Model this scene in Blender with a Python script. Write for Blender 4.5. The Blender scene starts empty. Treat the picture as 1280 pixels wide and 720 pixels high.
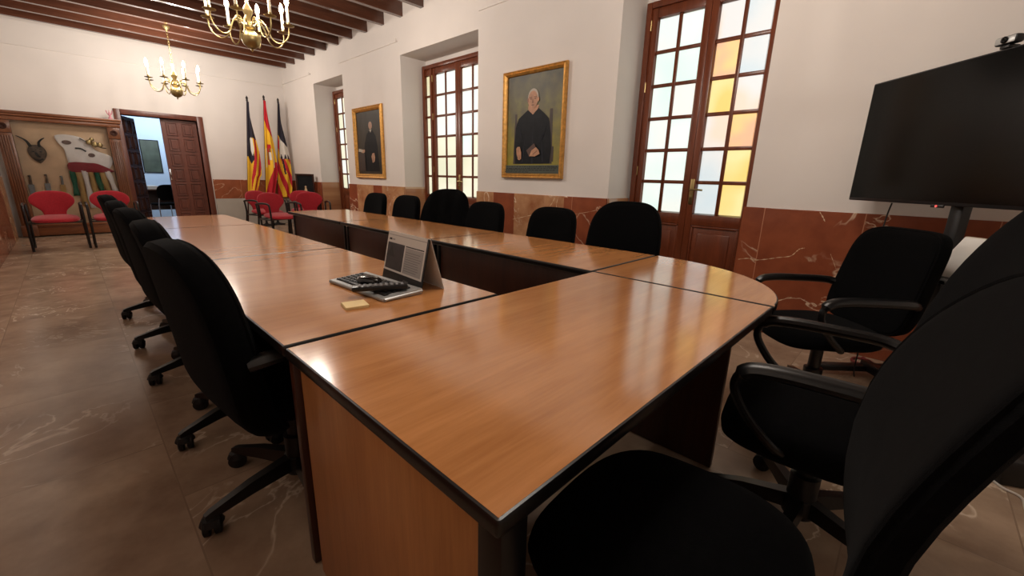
import bpy, bmesh, math, random
from math import sin, cos, pi, radians as R
random.seed(7)
S = bpy.context.scene
COL = S.collection

# ------------------------------------------------------------------ room numbers (metres)
XW, YB = 3.485, 10.708          # window wall, back wall
XL, YF = -1.05, -2.6            # left wall, wall behind the camera
ZC = 3.66                       # ceiling
H = 0.74                        # table height
L, WD, RW, LW = 1.4376, 0.80, 0.716, 0.785

# ------------------------------------------------------------------ mesh helper
class MB:
    def __init__(self):
        self.v = []; self.f = []; self.m = []
    def add(self, vs, fs, mi=0):
        o = len(self.v); self.v += [tuple(p) for p in vs]
        for k in fs:
            self.f.append([i + o for i in k]); self.m.append(mi)
        return self
    def box(self, a, b, mi=0):
        x0, y0, z0 = (min(a[i], b[i]) for i in range(3)); x1, y1, z1 = (max(a[i], b[i]) for i in range(3))
        vs = [(x0,y0,z0),(x1,y0,z0),(x1,y1,z0),(x0,y1,z0),(x0,y0,z1),(x1,y0,z1),(x1,y1,z1),(x0,y1,z1)]
        return self.add(vs, [(0,3,2,1),(4,5,6,7),(0,1,5,4),(1,2,6,5),(2,3,7,6),(3,0,4,7)], mi)
    def cbox(self, a, b, c=0.003, mi=0):
        """box with chamfered edges"""
        bm = bmesh.new(); t = MB().box(a, b)
        vs = [bm.verts.new(p) for p in t.v]
        for k in t.f: bm.faces.new([vs[i] for i in k])
        bmesh.ops.bevel(bm, geom=bm.edges[:], offset=c, segments=2, profile=0.5, affect='EDGES')
        bm.verts.index_update()
        self.add([v.co[:] for v in bm.verts], [[v.index for v in f.verts] for f in bm.faces], mi); bm.free()
        return self
    def xf(self, fn, start=0):
        for i in range(start, len(self.v)): self.v[i] = tuple(fn(*self.v[i]))
        return self
    def tube(self, path, r, n=10, mi=0, closed=False, cap=True, flat=1.0):
        P = [tuple(p) for p in path]; N = len(P)
        rs = r if isinstance(r, (list, tuple)) else [r] * N
        def sub(a, b): return (a[0]-b[0], a[1]-b[1], a[2]-b[2])
        def nrm(a):
            l = math.sqrt(sum(c*c for c in a)) or 1; return (a[0]/l, a[1]/l, a[2]/l)
        def cr(a, b): return (a[1]*b[2]-a[2]*b[1], a[2]*b[0]-a[0]*b[2], a[0]*b[1]-a[1]*b[0])
        def dt(a, b): return sum(x*y for x, y in zip(a, b))
        vs = []; u = None
        for i in range(N):
            if closed: t = nrm(sub(P[(i+1) % N], P[i-1]))
            else: t = nrm(sub(P[min(i+1, N-1)], P[max(i-1, 0)]))
            if u is None:
                ref = (0,0,1) if abs(t[2]) < .9 else (1,0,0)
                u = nrm(cr(ref, t))
            else:
                d = dt(u, t); u = nrm((u[0]-d*t[0], u[1]-d*t[1], u[2]-d*t[2]))
            w = cr(t, u)
            for k in range(n):
                a = 2*pi*k/n; ca, sa = cos(a)*rs[i], sin(a)*rs[i]*flat
                vs.append(tuple(P[i][j] + u[j]*ca + w[j]*sa for j in range(3)))
        fs = []
        for i in range(N if closed else N-1):
            j = (i+1) % N
            for k in range(n):
                l = (k+1) % n
                fs.append((i*n+k, i*n+l, j*n+l, j*n+k))
        if not closed and cap:
            fs.append(tuple(range(n-1, -1, -1))); fs.append(tuple((N-1)*n+k for k in range(n)))
        return self.add(vs, fs, mi)
    def lathe(self, prof, c=(0,0,0), n=20, mi=0):
        vs = []; fs = []; m = len(prof)
        for (r, z) in prof:
            for k in range(n):
                a = 2*pi*k/n; vs.append((c[0]+r*cos(a), c[1]+r*sin(a), c[2]+z))
        for i in range(m-1):
            for k in range(n):
                l = (k+1) % n; fs.append((i*n+k, i*n+l, (i+1)*n+l, (i+1)*n+k))
        if prof[0][0] > 1e-5: fs.append(tuple(range(n-1, -1, -1)))
        if prof[-1][0] > 1e-5: fs.append(tuple((m-1)*n+k for k in range(n)))
        return self.add(vs, fs, mi)
    def prism(self, out, z0, z1, mi=0):
        n = len(out); vs = [(x,y,z0) for x,y in out] + [(x,y,z1) for x,y in out]
        fs = [tuple(range(n-1,-1,-1)), tuple(range(n,2*n))] + [(i,(i+1)%n,n+(i+1)%n,n+i) for i in range(n)]
        return self.add(vs, fs, mi)
    def pad(self, out, T, rings=((0.0,1),(.45,1),(.8,.97),(.92,.8),(.98,.5),(1.0,0)), dome=0.0, mi=0):
        """cushion in the xy plane from an outline; thickness T, both faces; z is the thickness axis"""
        n = len(out); cx = sum(p[0] for p in out)/n; cy = sum(p[1] for p in out)/n
        o = len(self.v); vs = []; fs = []
        def ring(s, z): return [(cx+(x-cx)*s, cy+(y-cy)*s, z) for x, y in out]
        lv = []
        for sgn in (1, -1):
            for (s, t) in (rings if sgn == 1 else rings[-2::-1]):
                z = sgn*(T/2*t + dome*(1-s*s)*(1 if sgn == 1 else 0))
                lv.append((s, z))
        idx = []
        for s, z in lv:
            if s == 0.0: idx.append([len(vs)]); vs.append((cx, cy, z))
            else: idx.append(list(range(len(vs), len(vs)+n))); vs += ring(s, z)
        for a, b in zip(idx[:-1], idx[1:]):
            for k in range(n):
                l = (k+1) % n
                if len(a) == 1: fs.append((a[0], b[k], b[l]))
                elif len(b) == 1: fs.append((a[k], b[0], a[l]))
                else: fs.append((a[k], b[k], b[l], a[l]))
        return self.add(vs, fs, mi)
    def build(self, name, mats, parent=None, smooth=35, loc=None, rz=None):
        me = bpy.data.meshes.new(name); me.from_pydata(self.v, [], self.f)
        if not isinstance(mats, (list, tuple)): mats = [mats]
        for mt in mats: me.materials.append(mt)
        for p, k in zip(me.polygons, self.m): p.material_index = k
        bm = bmesh.new(); bm.from_mesh(me); bmesh.ops.recalc_face_normals(bm, faces=bm.faces[:]); bm.to_mesh(me); bm.free()
        if smooth:
            for p in me.polygons: p.use_smooth = True
            me.set_sharp_from_angle(angle=R(smooth))
        o = bpy.data.objects.new(name, me); COL.objects.link(o)
        if parent: o.parent = parent
        if loc: o.location = loc
        if rz is not None: o.rotation_euler.z = rz
        return o

def tag(o, label=None, cat=None, group=None, kind=None):
    if label: o['label'] = label
    if cat: o['category'] = cat
    if group: o['group'] = group
    if kind: o['kind'] = kind
    return o
def thing(name, loc, rz, label, cat, group=None):
    o = bpy.data.objects.new(name, None); COL.objects.link(o)
    o.empty_display_size = .1; o.location = loc; o.rotation_euler = (0, 0, rz)
    return tag(o, label, cat, group)
def copy_tree(o, parent=None):
    c = o.copy(); COL.objects.link(c)
    if parent: c.parent = parent
    for ch in KIDS(o): copy_tree(ch, c)
    return c
def KIDS(o): return [x for x in bpy.data.objects if x.parent == o]
def struct(o): o['kind'] = 'structure'; return o

def superell(a, b, e, n=48, taper=0.0, wob=0.0):
    out = []
    for k in range(n):
        t = 2*pi*k/n; c, s = cos(t), sin(t)
        x = a*abs(c)**(2/e)*(1 if c >= 0 else -1); y = b*abs(s)**(2/e)*(1 if s >= 0 else -1)
        out.append((x*(1 - taper*(y/b)), y))
    return out
def smooth_path(pts, n=6):
    """Catmull-Rom through the points"""
    P = [pts[0]] + list(pts) + [pts[-1]]; out = []
    for i in range(1, len(P)-2):
        p0, p1, p2, p3 = P[i-1], P[i], P[i+1], P[i+2]
        for k in range(n):
            t = k/n
            out.append(tuple(.5*((2*p1[j]) + (-p0[j]+p2[j])*t + (2*p0[j]-5*p1[j]+4*p2[j]-p3[j])*t*t + (-p0[j]+3*p1[j]-3*p2[j]+p3[j])*t**3) for j in range(len(p1))))
    out.append(tuple(pts[-1])); return out

# ------------------------------------------------------------------ materials
def lin(c):
    return tuple(((x/255)/12.92 if x/255 <= .04045 else ((x/255+.055)/1.055)**2.4) for x in c) + (1,)
def base(name):
    m = bpy.data.materials.new(name); m.use_nodes = True; nt = m.node_tree
    return m, nt, nt.nodes['Principled BSDF'], lambda t: nt.nodes.new('ShaderNode'+t), nt.links.new
def flat(name, rgb, rough=.5, metal=0, spec=.5, sheen=0, noise=0.0, nscale=8, coat=0, bump=0, bscale=200):
    m, nt, b, N, K = base(name)
    b.inputs['Base Color'].default_value = lin(rgb); b.inputs['Roughness'].default_value = rough
    b.inputs['Metallic'].default_value = metal; b.inputs['Specular IOR Level'].default_value = spec
    b.inputs['Coat Weight'].default_value = coat
    if sheen:
        b.inputs['Sheen Weight'].default_value = sheen; b.inputs['Sheen Roughness'].default_value = .45
    tc = N('TexCoord')
    if noise:
        n = N('TexNoise'); n.inputs['Scale'].default_value = nscale; n.inputs['Detail'].default_value = 5
        K(tc.outputs['Object'], n.inputs['Vector'])
        r = N('ValToRGB'); c = lin(rgb)
        r.color_ramp.elements[0].position = .3; r.color_ramp.elements[1].position = .7
        r.color_ramp.elements[0].color = tuple(x*(1-noise) for x in c[:3])+(1,); r.color_ramp.elements[1].color = tuple(min(1, x*(1+noise)) for x in c[:3])+(1,)
        K(n.outputs['Fac'], r.inputs['Fac']); K(r.outputs['Color'], b.inputs['Base Color'])
    if bump:
        n2 = N('TexNoise'); n2.inputs['Scale'].default_value = bscale; K(tc.outputs['Object'], n2.inputs['Vector'])
        bp = N('Bump'); bp.inputs['Strength'].default_value = bump; bp.inputs['Distance'].default_value = .002
        K(n2.outputs['Fac'], bp.inputs['Height']); K(bp.outputs['Normal'], b.inputs['Normal'])
    return m
def wood(name, c1, c2, axis='x', rough=.25, coat=0.0, freq=1.0, spec=.5):
    m, nt, b, N, K = base(name)
    tc = N('TexCoord'); mp = N('Mapping'); K(tc.outputs['Object'], mp.inputs['Vector'])
    st = {'x': (.7, 9, 9), 'y': (9, .7, 9), 'z': (9, 9, .7)}[axis]
    mp.inputs['Scale'].default_value = tuple(s*freq for s in st)
    n = N('TexNoise'); n.inputs['Scale'].default_value = 1.6; n.inputs['Detail'].default_value = 6; n.inputs['Roughness'].default_value = .62; n.inputs['Distortion'].default_value = .5
    K(mp.outputs['Vector'], n.inputs['Vector'])
    mp2 = N('Mapping'); mp2.inputs['Scale'].default_value = tuple(s*freq*7 for s in st); K(tc.outputs['Object'], mp2.inputs['Vector'])
    n2 = N('TexNoise'); n2.inputs['Scale'].default_value = 2.0; n2.inputs['Detail'].default_value = 3; K(mp2.outputs['Vector'], n2.inputs['Vector'])
    mx = N('Mix'); mx.inputs['Factor'].default_value = .28
    K(n.outputs['Fac'], mx.inputs['A']); K(n2.outputs['Fac'], mx.inputs['B'])
    r = N('ValToRGB'); r.color_ramp.elements[0].position = .32; r.color_ramp.elements[1].position = .68
    r.color_ramp.elements[0].color = lin(c1); r.color_ramp.elements[1].color = lin(c2)
    K(mx.outputs['Result'], r.inputs['Fac']); K(r.outputs['Color'], b.inputs['Base Color'])
    b.inputs['Roughness'].default_value = rough; b.inputs['Coat Weight'].default_value = coat; b.inputs['Coat Roughness'].default_value = .1
    b.inputs['Specular IOR Level'].default_value = spec
    return m
def marble(name, c1, c2, vein, tile, plane='xy', rough=.15, mortar=(90,75,62), msize=.004, offset=.5, vscale=1.0, vthin=.012, c3=None, c3t=.78, spec=.5, shift=(0,0)):
    """tiled marble in world space; plane says which two axes carry the tiling"""
    m, nt, b, N, K = base(name)
    tc = N('TexCoord'); sp = N('SeparateXYZ'); K(tc.outputs['Object'], sp.inputs[0])
    cb = N('CombineXYZ')
    ax = {'x': 0, 'y': 1, 'z': 2}
    for i in range(2):
        ad = N('Math'); ad.operation = 'ADD'; ad.inputs[1].default_value = shift[i]
        K(sp.outputs[ax[plane[i]]], ad.inputs[0]); K(ad.outputs[0], cb.inputs[i])
    br = N('TexBrick'); br.offset = offset; br.inputs['Scale'].default_value = 1.0
    br.inputs['Brick Width'].default_value = tile[0]; br.inputs['Row Height'].default_value = tile[1]
    br.inputs['Mortar Size'].default_value = msize; br.inputs['Mortar Smooth'].default_value = .2
    br.inputs['Color1'].default_value = (0,0,0,1); br.inputs['Color2'].default_value = (1,1,1,1); br.inputs['Mortar'].default_value = (.5,.5,.5,1)
    K(cb.outputs[0], br.inputs['Vector'])
    # shift the vein pattern per tile
    off = N('VectorMath'); off.operation = 'SCALE'; off.inputs['Scale'].default_value = 7.3
    K(br.outputs['Color'], off.inputs[0])
    av = N('VectorMath'); av.operation = 'ADD'; K(cb.outputs[0], av.inputs[0]); K(off.outputs[0], av.inputs[1])
    n = N('TexNoise'); n.inputs['Scale'].default_value = 1.5*vscale; n.inputs['Detail'].default_value = 5; n.inputs['Roughness'].default_value = .55; n.inputs['Distortion'].default_value = .9
    K(av.outputs[0], n.inputs['Vector'])
    sb = N('Math'); sb.operation = 'SUBTRACT'; sb.inputs[1].default_value = .5; K(n.outputs['Fac'], sb.inputs[0])
    ab = N('Math'); ab.operation = 'ABSOLUTE'; K(sb.outputs[0], ab.inputs[0])
    vr = N('ValToRGB'); vr.color_ramp.elements[0].position = 0; vr.color_ramp.elements[0].color = (1,1,1,1)
    vr.color_ramp.elements[1].position = vthin; vr.color_ramp.elements[1].color = (0,0,0,1); K(ab.outputs[0], vr.inputs['Fac'])
    # break the veins
    n3 = N('TexNoise'); n3.inputs['Scale'].default_value = 1.1*vscale; n3.inputs['Detail'].default_value = 2; K(av.outputs[0], n3.inputs['Vector'])
    br3 = N('ValToRGB'); br3.color_ramp.elements[0].position = .46; br3.color_ramp.elements[1].position = .6; K(n3.outputs['Fac'], br3.inputs['Fac'])
    vm = N('Math'); vm.operation = 'MULTIPLY'; K(vr.outputs['Color'], vm.inputs[0]); K(br3.outputs['Color'], vm.inputs[1])
    n2 = N('TexNoise'); n2.inputs['Scale'].default_value = 3.5*vscale; n2.inputs['Detail'].default_value = 7; n2.inputs['Roughness'].default_value = .6; K(av.outputs[0], n2.inputs['Vector'])
    cr = N('ValToRGB'); cr.color_ramp.elements[0].position = .3; cr.color_ramp.elements[1].position = .7
    cr.color_ramp.elements[0].color = lin(c1); cr.color_ramp.elements[1].color = lin(c2); K(n2.outputs['Fac'], cr.inputs['Fac'])
    last = cr.outputs['Color']
    if c3:
        rr = N('ValToRGB'); rr.color_ramp.elements[0].position = c3t; rr.color_ramp.elements[1].position = c3t+.02
        K(br.outputs['Color'], rr.inputs['Fac'])
        m3 = N('Mix'); m3.data_type = 'RGBA'; K(rr.outputs['Color'], m3.inputs['Factor']); K(last, m3.inputs['A'])
        c3r = N('ValToRGB'); c3r.color_ramp.elements[0].color = lin(c3[0]); c3r.color_ramp.elements[1].color = lin(c3[1]); c3r.color_ramp.elements[0].position=.35; c3r.color_ramp.elements[1].position=.65
        K(n2.outputs['Fac'], c3r.inputs['Fac']); K(c3r.outputs['Color'], m3.inputs['B']); last = m3.outputs['Result']
    m1 = N('Mix'); m1.data_type = 'RGBA'; K(vm.outputs[0], m1.inputs['Factor']); K(last, m1.inputs['A']); m1.inputs['B'].default_value = lin(vein)
    m2 = N('Mix'); m2.data_type = 'RGBA'; K(br.outputs['Fac'], m2.inputs['Factor']); K(m1.outputs['Result'], m2.inputs['A']); m2.inputs['B'].default_value = lin(mortar)
    K(m2.outputs['Result'], b.inputs['Base Color']); b.inputs['Roughness'].default_value = rough; b.inputs['Specular IOR Level'].default_value = spec
    return m
def glow(name, rgb, s, rgb2=None, scale=2.5):
    m, nt, b, N, K = base(name)
    b.inputs['Base Color'].default_value = (.25,.25,.25,1); b.inputs['Roughness'].default_value = .35
    b.inputs['Emission Color'].default_value = lin(rgb); b.inputs['Emission Strength'].default_value = s
    if rgb2:
        tc = N('TexCoord'); n = N('TexNoise'); n.inputs['Scale'].default_value = scale; n.inputs['Detail'].default_value = 1; K(tc.outputs['Object'], n.inputs['Vector'])
        r = N('ValToRGB'); r.color_ramp.elements[0].position = .38; r.color_ramp.elements[1].position = .62
        r.color_ramp.elements[0].color = lin(rgb); r.color_ramp.elements[1].color = lin(rgb2); K(n.outputs['Fac'], r.inputs['Fac']); K(r.outputs['Color'], b.inputs['Emission Color'])
    return m

M = {}
M['plaster'] = flat('white_plaster', (224,217,211), .9, spec=.2, noise=.03, nscale=1.5, bump=.15, bscale=40)
M['ceiling'] = flat('ceiling_plaster', (200,185,170), .9, spec=.2)
M['floor'] = marble('brown_marble_floor', (148,124,104), (186,162,138), (222,204,182), (.9,.6), 'yx', .2, mortar=(150,128,108), msize=.003, vthin=.014, vscale=1.3, shift=(.35,.81))
M['wains_y'] = marble('red_marble_panels', (122,62,42), (152,84,56), (226,200,172), (.62,1.3), 'yz', .2, mortar=(186,130,100), msize=.003, offset=0, vthin=.010, vscale=.9, c3=((158,100,66),(200,156,114)), c3t=.62, shift=(.07,.1))
M['wains_x'] = marble('red_marble_panels_back', (128,70,46), (160,94,64), (222,194,166), (.62,1.3), 'xz', .2, mortar=(186,136,106), msize=.003, offset=0, vthin=.010, vscale=.9, c3=((158,104,70),(196,150,110)), c3t=.62, shift=(.1,.1))
M['greystone'] = flat('pale_grey_stone', (176,170,160), .5, noise=.08, nscale=3)
M['top_x'] = wood('cherry_laminate', (168,110,61), (199,138,85), 'x', .14, spec=1.0)
M['panel_z'] = wood('cherry_panel', (164,108,60), (196,138,84), 'z', .35)
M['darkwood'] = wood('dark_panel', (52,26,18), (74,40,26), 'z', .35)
M['black_edge'] = flat('black_edge_band', (16,14,14), .3)
M['fabric'] = flat('black_fabric', (9,9,10), 1.0, spec=.05, sheen=.02, noise=.25, nscale=60, bump=.5, bscale=700)
M['blackplastic'] = flat('black_plastic', (14,14,15), .32)
M['chrome'] = flat('chrome', (190,190,192), .15, metal=1)
M['rubber'] = flat('dark_rubber', (10,10,10), .6)
M['beam'] = wood('varnished_joist', (64,38,28), (96,58,42), 'x', .22, coat=.4, freq=.7)
M['frame_wood'] = wood('mahogany_frame', (88,42,24), (122,62,36), 'z', .3)
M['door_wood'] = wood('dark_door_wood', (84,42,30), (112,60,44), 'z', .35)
M['brown_and_shade'] = wood('brown_wood_and_shaded_leaf', (44,22,16), (62,34,24), 'z', .6, spec=.2)  # dark brown wood; on the open door leaf it stands in for shade
M['cab_wood'] = wood('cabinet_wood', (88,52,34), (128,80,52), 'z', .3)
M['cab_wood_x'] = wood('cabinet_wood_rail', (96,54,34), (142,88,54), 'x', .3)
M['brass'] = flat('brass', (168,148,102), .36, metal=1)
M['gold'] = flat('gilt_wood', (206,154,80), .4, metal=.55, noise=.25, nscale=30)
M['cream'] = flat('cream_candle', (236,226,200), .5)
M['bulb'] = glow('lit_bulb', (255,226,180), 30)
M['red'] = flat('red_fabric', (164,40,50), .9, spec=.15, sheen=.3, noise=.12, nscale=60, bump=.4, bscale=600)
M['white'] = flat('white_paper', (232,228,222), .7)
M['tvblack'] = flat('tv_glass', (8,9,9), .14, spec=.25)
M['tvframe'] = flat('tv_frame', (20,20,22), .35)
M['silver'] = flat('silver_plastic', (178,178,176), .3, metal=.4)
M['keys'] = flat('black_keys', (20,20,22), .45)
M['cloth_beige'] = flat('beige_backing', (216,186,152), .9, noise=.1, nscale=6)

# ------------------------------------------------------------------ room shell
def wall_holes(axis, w0, w1, a0, a1, z0, z1, holes, mats=None):
    """wall slab between planes w0..w1 on the given axis, running a0..a1, with rectangular holes (a,b,za,zb)"""
    mb = MB(); As = sorted({a0, a1, *[h[0] for h in holes], *[h[1] for h in holes]}); Zs = sorted({z0, z1, *[h[2] for h in holes], *[h[3] for h in holes]})
    for i in range(len(As)-1):
        for j in range(len(Zs)-1):
            ca, cz = (As[i]+As[i+1])/2, (Zs[j]+Zs[j+1])/2
            if any(h[0] < ca < h[1] and h[2] < cz < h[3] for h in holes): continue
            if axis == 'x': mb.box((w0, As[i], Zs[j]), (w1, As[i+1], Zs[j+1]))
            else: mb.box((As[i], w0, Zs[j]), (As[i+1], w1, Zs[j+1]))
    return mb
FL = MB().box((XL-.3, YF-.3, -.08), (XW+.6, 14.2, 0)); struct(FL.build('floor', M['floor'], smooth=0))
struct(MB().box((XL-.2, YF-.2, ZC), (XW+.2, YB+.2, ZC+.1)).build('ceiling', M['ceiling'], smooth=0))
WIN = [(.69, 1.985), (3.978, 5.748), (7.70, 9.004)]
wh = [(a, b, 0, 2.937) for a, b in WIN]
struct(wall_holes('x', XW, XW+.5, YF, YB+.3, 0, ZC, wh).build('wall_right', M['plaster'], smooth=0))
DOOR = (.586, 1.748, 0, 2.16)
struct(wall_holes('y', YB, YB+.22, XL-.2, XW, 0, ZC, [DOOR]).build('wall_back', M['plaster'], smooth=0))
struct(MB().box((XL-.2, YF, 0), (XL, YB, ZC)).build('wall_left', M['plaster'], smooth=0))
struct(MB().box((XL-.2, YF-.2, 0), (XW+.5, YF, ZC)).build('wall_front', M['plaster'], smooth=0))
# wainscot of red marble slabs (thin slabs standing off the plaster, returning into the reveals)
ZW = 1.007
M['wains_tan'] = marble('tan_marble_panels', (154,98,66), (198,152,112), (232,212,186), (.62,1.3), 'yz', .2, mortar=(186,140,110), msize=.003, offset=0, vthin=.022, vscale=1.3, shift=(.3,.1))
wn = MB(); edges = [YF+.002] + [v for p in WIN for v in p] + [YB-.002]
TAN = [(2.52, 3.28), (6.10, 6.45), (9.6, 10.3)]
for i in range(0, len(edges), 2):
    cuts = [edges[i]] + [v for t in TAN for v in t if edges[i] < v < edges[i+1]] + [edges[i+1]]
    for ya, yb in zip(cuts[:-1], cuts[1:]):
        tan = any(t[0] <= (ya+yb)/2 <= t[1] for t in TAN)
        wn.cbox((XW-.022, ya, .001), (XW, yb, ZW), .002, 1 if tan else 0)
for a, b in WIN:
    wn.box((XW, b-.0015, .001), (XW+.40, b-.02, ZW), 1); wn.box((XW, a+.0015, .001), (XW+.40, a+.02, ZW), 0)
# the few bold pale veins the slabs show, set in the stone face
for pts, wv in (([(.685,.575),(.61,.594),(.556,.589),(.478,.607),(.404,.631),(.322,.655),(.287,.698),(.27,.718),(.241,.728)], .008), ([(.195,1.0),(.168,.961),(.153,.934)], .010), ([(.08,.708),(.058,.664),(.028,.603)], .004),
                ([(3.30,.69),(3.106,.736),(2.942,.777)], .009), ([(2.75,.846),(2.685,.922),(2.644,.995)], .012), ([(2.58,.80),(2.62,.90),(2.60,.99)], .010), ([(2.399,.818),(2.194,.858),(2.069,.891)], .004)):
    sp_p = smooth_path(pts, 5); vs = []; fs = []
    for i, (yy, zz) in enumerate(sp_p):
        a_, b_ = sp_p[max(0, i-1)], sp_p[min(len(sp_p)-1, i+1)]; tx, tz = b_[0]-a_[0], b_[1]-a_[1]; l = math.hypot(tx, tz) or 1
        w2 = wv/2*(.55+.45*sin(i*1.9))*min(1, .3+i*.3)
        vs += [(XW-.0224, yy-tz/l*w2, zz+tx/l*w2), (XW-.0224, yy+tz/l*w2, zz-tx/l*w2)]
    for i in range(len(sp_p)-1): fs.append((2*i, 2*i+1, 2*i+3, 2*i+2))
    wn.add(vs, fs, 2)
M['vein'] = flat('pale_vein', (214,186,152), .25, noise=.12, nscale=20)
struct(wn.build('trim_1', [M['wains_y'], M['wains_tan'], M['vein']], smooth=0))
struct(MB().cbox((1.87, YB-.02, .60), (XW-.023, YB, ZW), .003).build('trim_2', M['wains_x'], smooth=0))
struct(MB().cbox((1.87, YB-.05, .001), (XW-.023, YB, .60), .004).build('trim_3', M['greystone'], smooth=0))
struct(MB().cbox((XL, YF+.002, .001), (XL+.022, YB-.2, ZW), .004).build('trim_4', M['wains_y'], smooth=0))
# thin picture rails high on the walls
k = 5
for a, b in ((9.10, YB-.01), (5.80, 7.78), (2.05, 3.97)):
    t = MB().cbox((XW-.014, a, 3.125), (XW, b, 3.14), .003); t.tube([(XW-.012, a+.01, 3.135), (XW-.03, a+.01, 3.135), (XW-.03, a+.01, 3.165)], .006, 8)
    struct(t.build('trim_%d' % k, M['plaster'])); k += 1
struct(MB().cbox((XL+.01, YB-.012, 3.065), (XW-.02, YB, 3.078), .003).build('trim_%d' % k, M['plaster'])); k += 1
# ceiling joists
for i in range(25):
    y = YB-.331-.527*i
    o = MB().cbox((XL-.05, y, 3.427), (XW+.05, y+.078, ZC+.02), .004).build('ceiling_beam', M['beam'], smooth=0)
    struct(o)

# ------------------------------------------------------------------ glazed double doors in the window wall
P = {}
P['mint'] = glow('frosted_pale', (212,238,226), .98, (230,240,232))
P['white'] = glow('frosted_white', (236,238,226), .96, (226,236,232))
P['cream'] = glow('frosted_cream', (240,234,206), .94, (222,222,190))
P['yellow'] = glow('frosted_yellow', (250,204,92), .92, (248,226,150), 3)
P['orange'] = glow('frosted_orange', (250,206,120), .92, (244,176,132), 4)
P['blue'] = glow('frosted_blue', (206,220,224), .90, (226,226,222))
P['rose'] = glow('frosted_rose', (246,214,190), .92, (228,226,222), 3)
P['olive'] = glow('frosted_dim', (224,214,160), .85, (226,222,190))
PK = list(P)
def glazed_door(name, y0, y1, z1, cols, side, paint, handle=True):
    """cols: panes across one leaf; side: width of a fixed side light (0 for none); y1 is the far (left) jamb"""
    X = XW+.40; mb = MB(); g = MB()
    fw = .055
    root = mb
    mb.cbox((X-.03, y1-fw, .001), (X+.05, y1, z1), .006); mb.cbox((X-.03, y0, .001), (X+.05, y0+fw, z1), .006); mb.cbox((X-.03, y0+fw, z1-fw), (X+.05, y1-fw, z1), .006)
    if side:
        for s in (y1-fw-side, y0+fw+side): mb.cbox((X-.03, s-.025, .001), (X+.05, s+.025, z1-fw), .006)
    fr = mb.build(name, M['frame_wood']); struct(fr)
    z0p, z1p = .885, z1-fw-.085
    rows = 6; rh = (z1p-z0p)/rows; mw = .017
    def lights(lf, ya, yb, n, bays):
        cw = (yb-ya)/n
        for c in range(n+1):
            if 0 < c < n: lf.cbox((X, ya+c*cw-mw, z0p), (X+.035, ya+c*cw+mw, z1p), .006)
        for r in range(1, rows): lf.cbox((X+.001, ya, z0p+r*rh-mw), (X+.034, yb, z0p+r*rh+mw), .006)
        for r in range(rows):
            for c in range(n):      # c=0 is nearest camera-right; r=0 bottom
                mi = PK.index(paint(bays, n-1-c, rows-1-r))
                g.box((X+.014, ya+c*cw+mw*.8, z0p+r*rh+mw*.8), (X+.022, ya+(c+1)*cw-mw*.8, z0p+(r+1)*rh-mw*.8), mi)
    def leaf(ya, yb, n, bay, hs):
        lf = MB(); sw = .062
        lf.cbox((X-.012, ya, .01), (X+.042, ya+sw, z1-fw), .005); lf.cbox((X-.012, yb-sw, .01), (X+.042, yb, z1-fw), .005)
        lf.cbox((X-.01, ya+sw, z1p), (X+.04, yb-sw, z1-fw), .005); lf.cbox((X-.01, ya+sw, .78), (X+.04, yb-sw, z0p), .005); lf.cbox((X-.01, ya+sw, .01), (X+.04, yb-sw, .16), .005)
        lf.cbox((X+.006, ya+sw, .16), (X+.03, yb-sw, .78), .004); lf.cbox((X-.004, ya+sw+.07, .23), (X+.03, yb-sw-.07, .71), .012)
        for a, b in (((ya+sw, .16), (ya+sw+.02, .78)), ((yb-sw-.02, .16), (yb-sw, .78))): lf.cbox((X-.008, a[0], a[1]), (X+.01, b[0], b[1]), .005)
        for za in (.16, .76): lf.cbox((X-.008, ya+sw, za), (X+.01, yb-sw, za+.02), .005)
        lights(lf, ya+sw, yb-sw, n, bay)
        lo = lf.build('leaf', M['frame_wood'], fr)
        if hs is not None:
            h = MB(); hy = ya+.03 if hs > 0 else yb-.03
            h.cbox((X-.018, hy-.019, .98), (X-.012, hy+.019, 1.22), .002)
            h.tube([(X-.014, hy, 1.12), (X-.06, hy, 1.12)], .009, 10); h.tube(smooth_path([(X-.06, hy+.005, 1.12), (X-.062, hy-.05, 1.122), (X-.06, hy-.115, 1.118)]), .009, 10)
            h.lathe([(.0,0),(.011,0),(.011,.02),(0,.02)], (X-.03, hy, 1.05), 12)
            h.build('handle', M['brass'], lo)
        hg = MB()
        for zz in (.35, 1.25, 2.05, 2.6):
            yy = yb if bay == 0 else ya
            hg.tube([(X-.016, yy, zz), (X-.016, yy, zz+.09)], .008, 8)
        hg.build('hinge', M['brass'], lo)
    ym = (y0+y1)/2; ya, yb = y0+fw+(side+.025 if side else 0), y1-fw-(side+.025 if side else 0)
    leaf(ym+.001, yb, cols, 0, None); leaf(ya, ym-.001, cols, 1, -1 if handle else None)
    if side:
        sm = MB(); lights(sm, y1-fw-side+.025, y1-fw, 1, 2); lights(sm, y0+fw, y0+fw+side-.025, 1, 3)
        for a, b in ((y1-fw-side+.025, y1-fw), (y0+fw, y0+fw+side-.025)):
            sm.cbox((X-.005, a, .01), (X+.035, b, z0p), .005); sm.cbox((X-.005, a, z1p), (X+.035, b, z1-fw), .005)
        sm.build('side_light', M['frame_wood'], fr)
    g.build('glass_panes', [P[q] for q in PK], fr, smooth=0)
    return fr
def paint1(bay, c, r):
    if bay == 0: return 'mint' if (c+r) % 3 else 'white'
    return [['rose','blue'],['orange','blue'],['yellow','rose'],['rose','orange'],['blue','yellow'],['blue','yellow']][r][c]
def paint2(bay, c, r):
    if bay == 2: return 'olive' if r < 2 else 'cream'
    if bay == 0: return 'white' if r < 3 else 'cream'
    return 'white' if r < 3 else ('cream' if c == 1 or r > 3 else 'mint')
glazed_door('door_1', .71, 1.945, 2.845, 2, 0, paint1)
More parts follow.
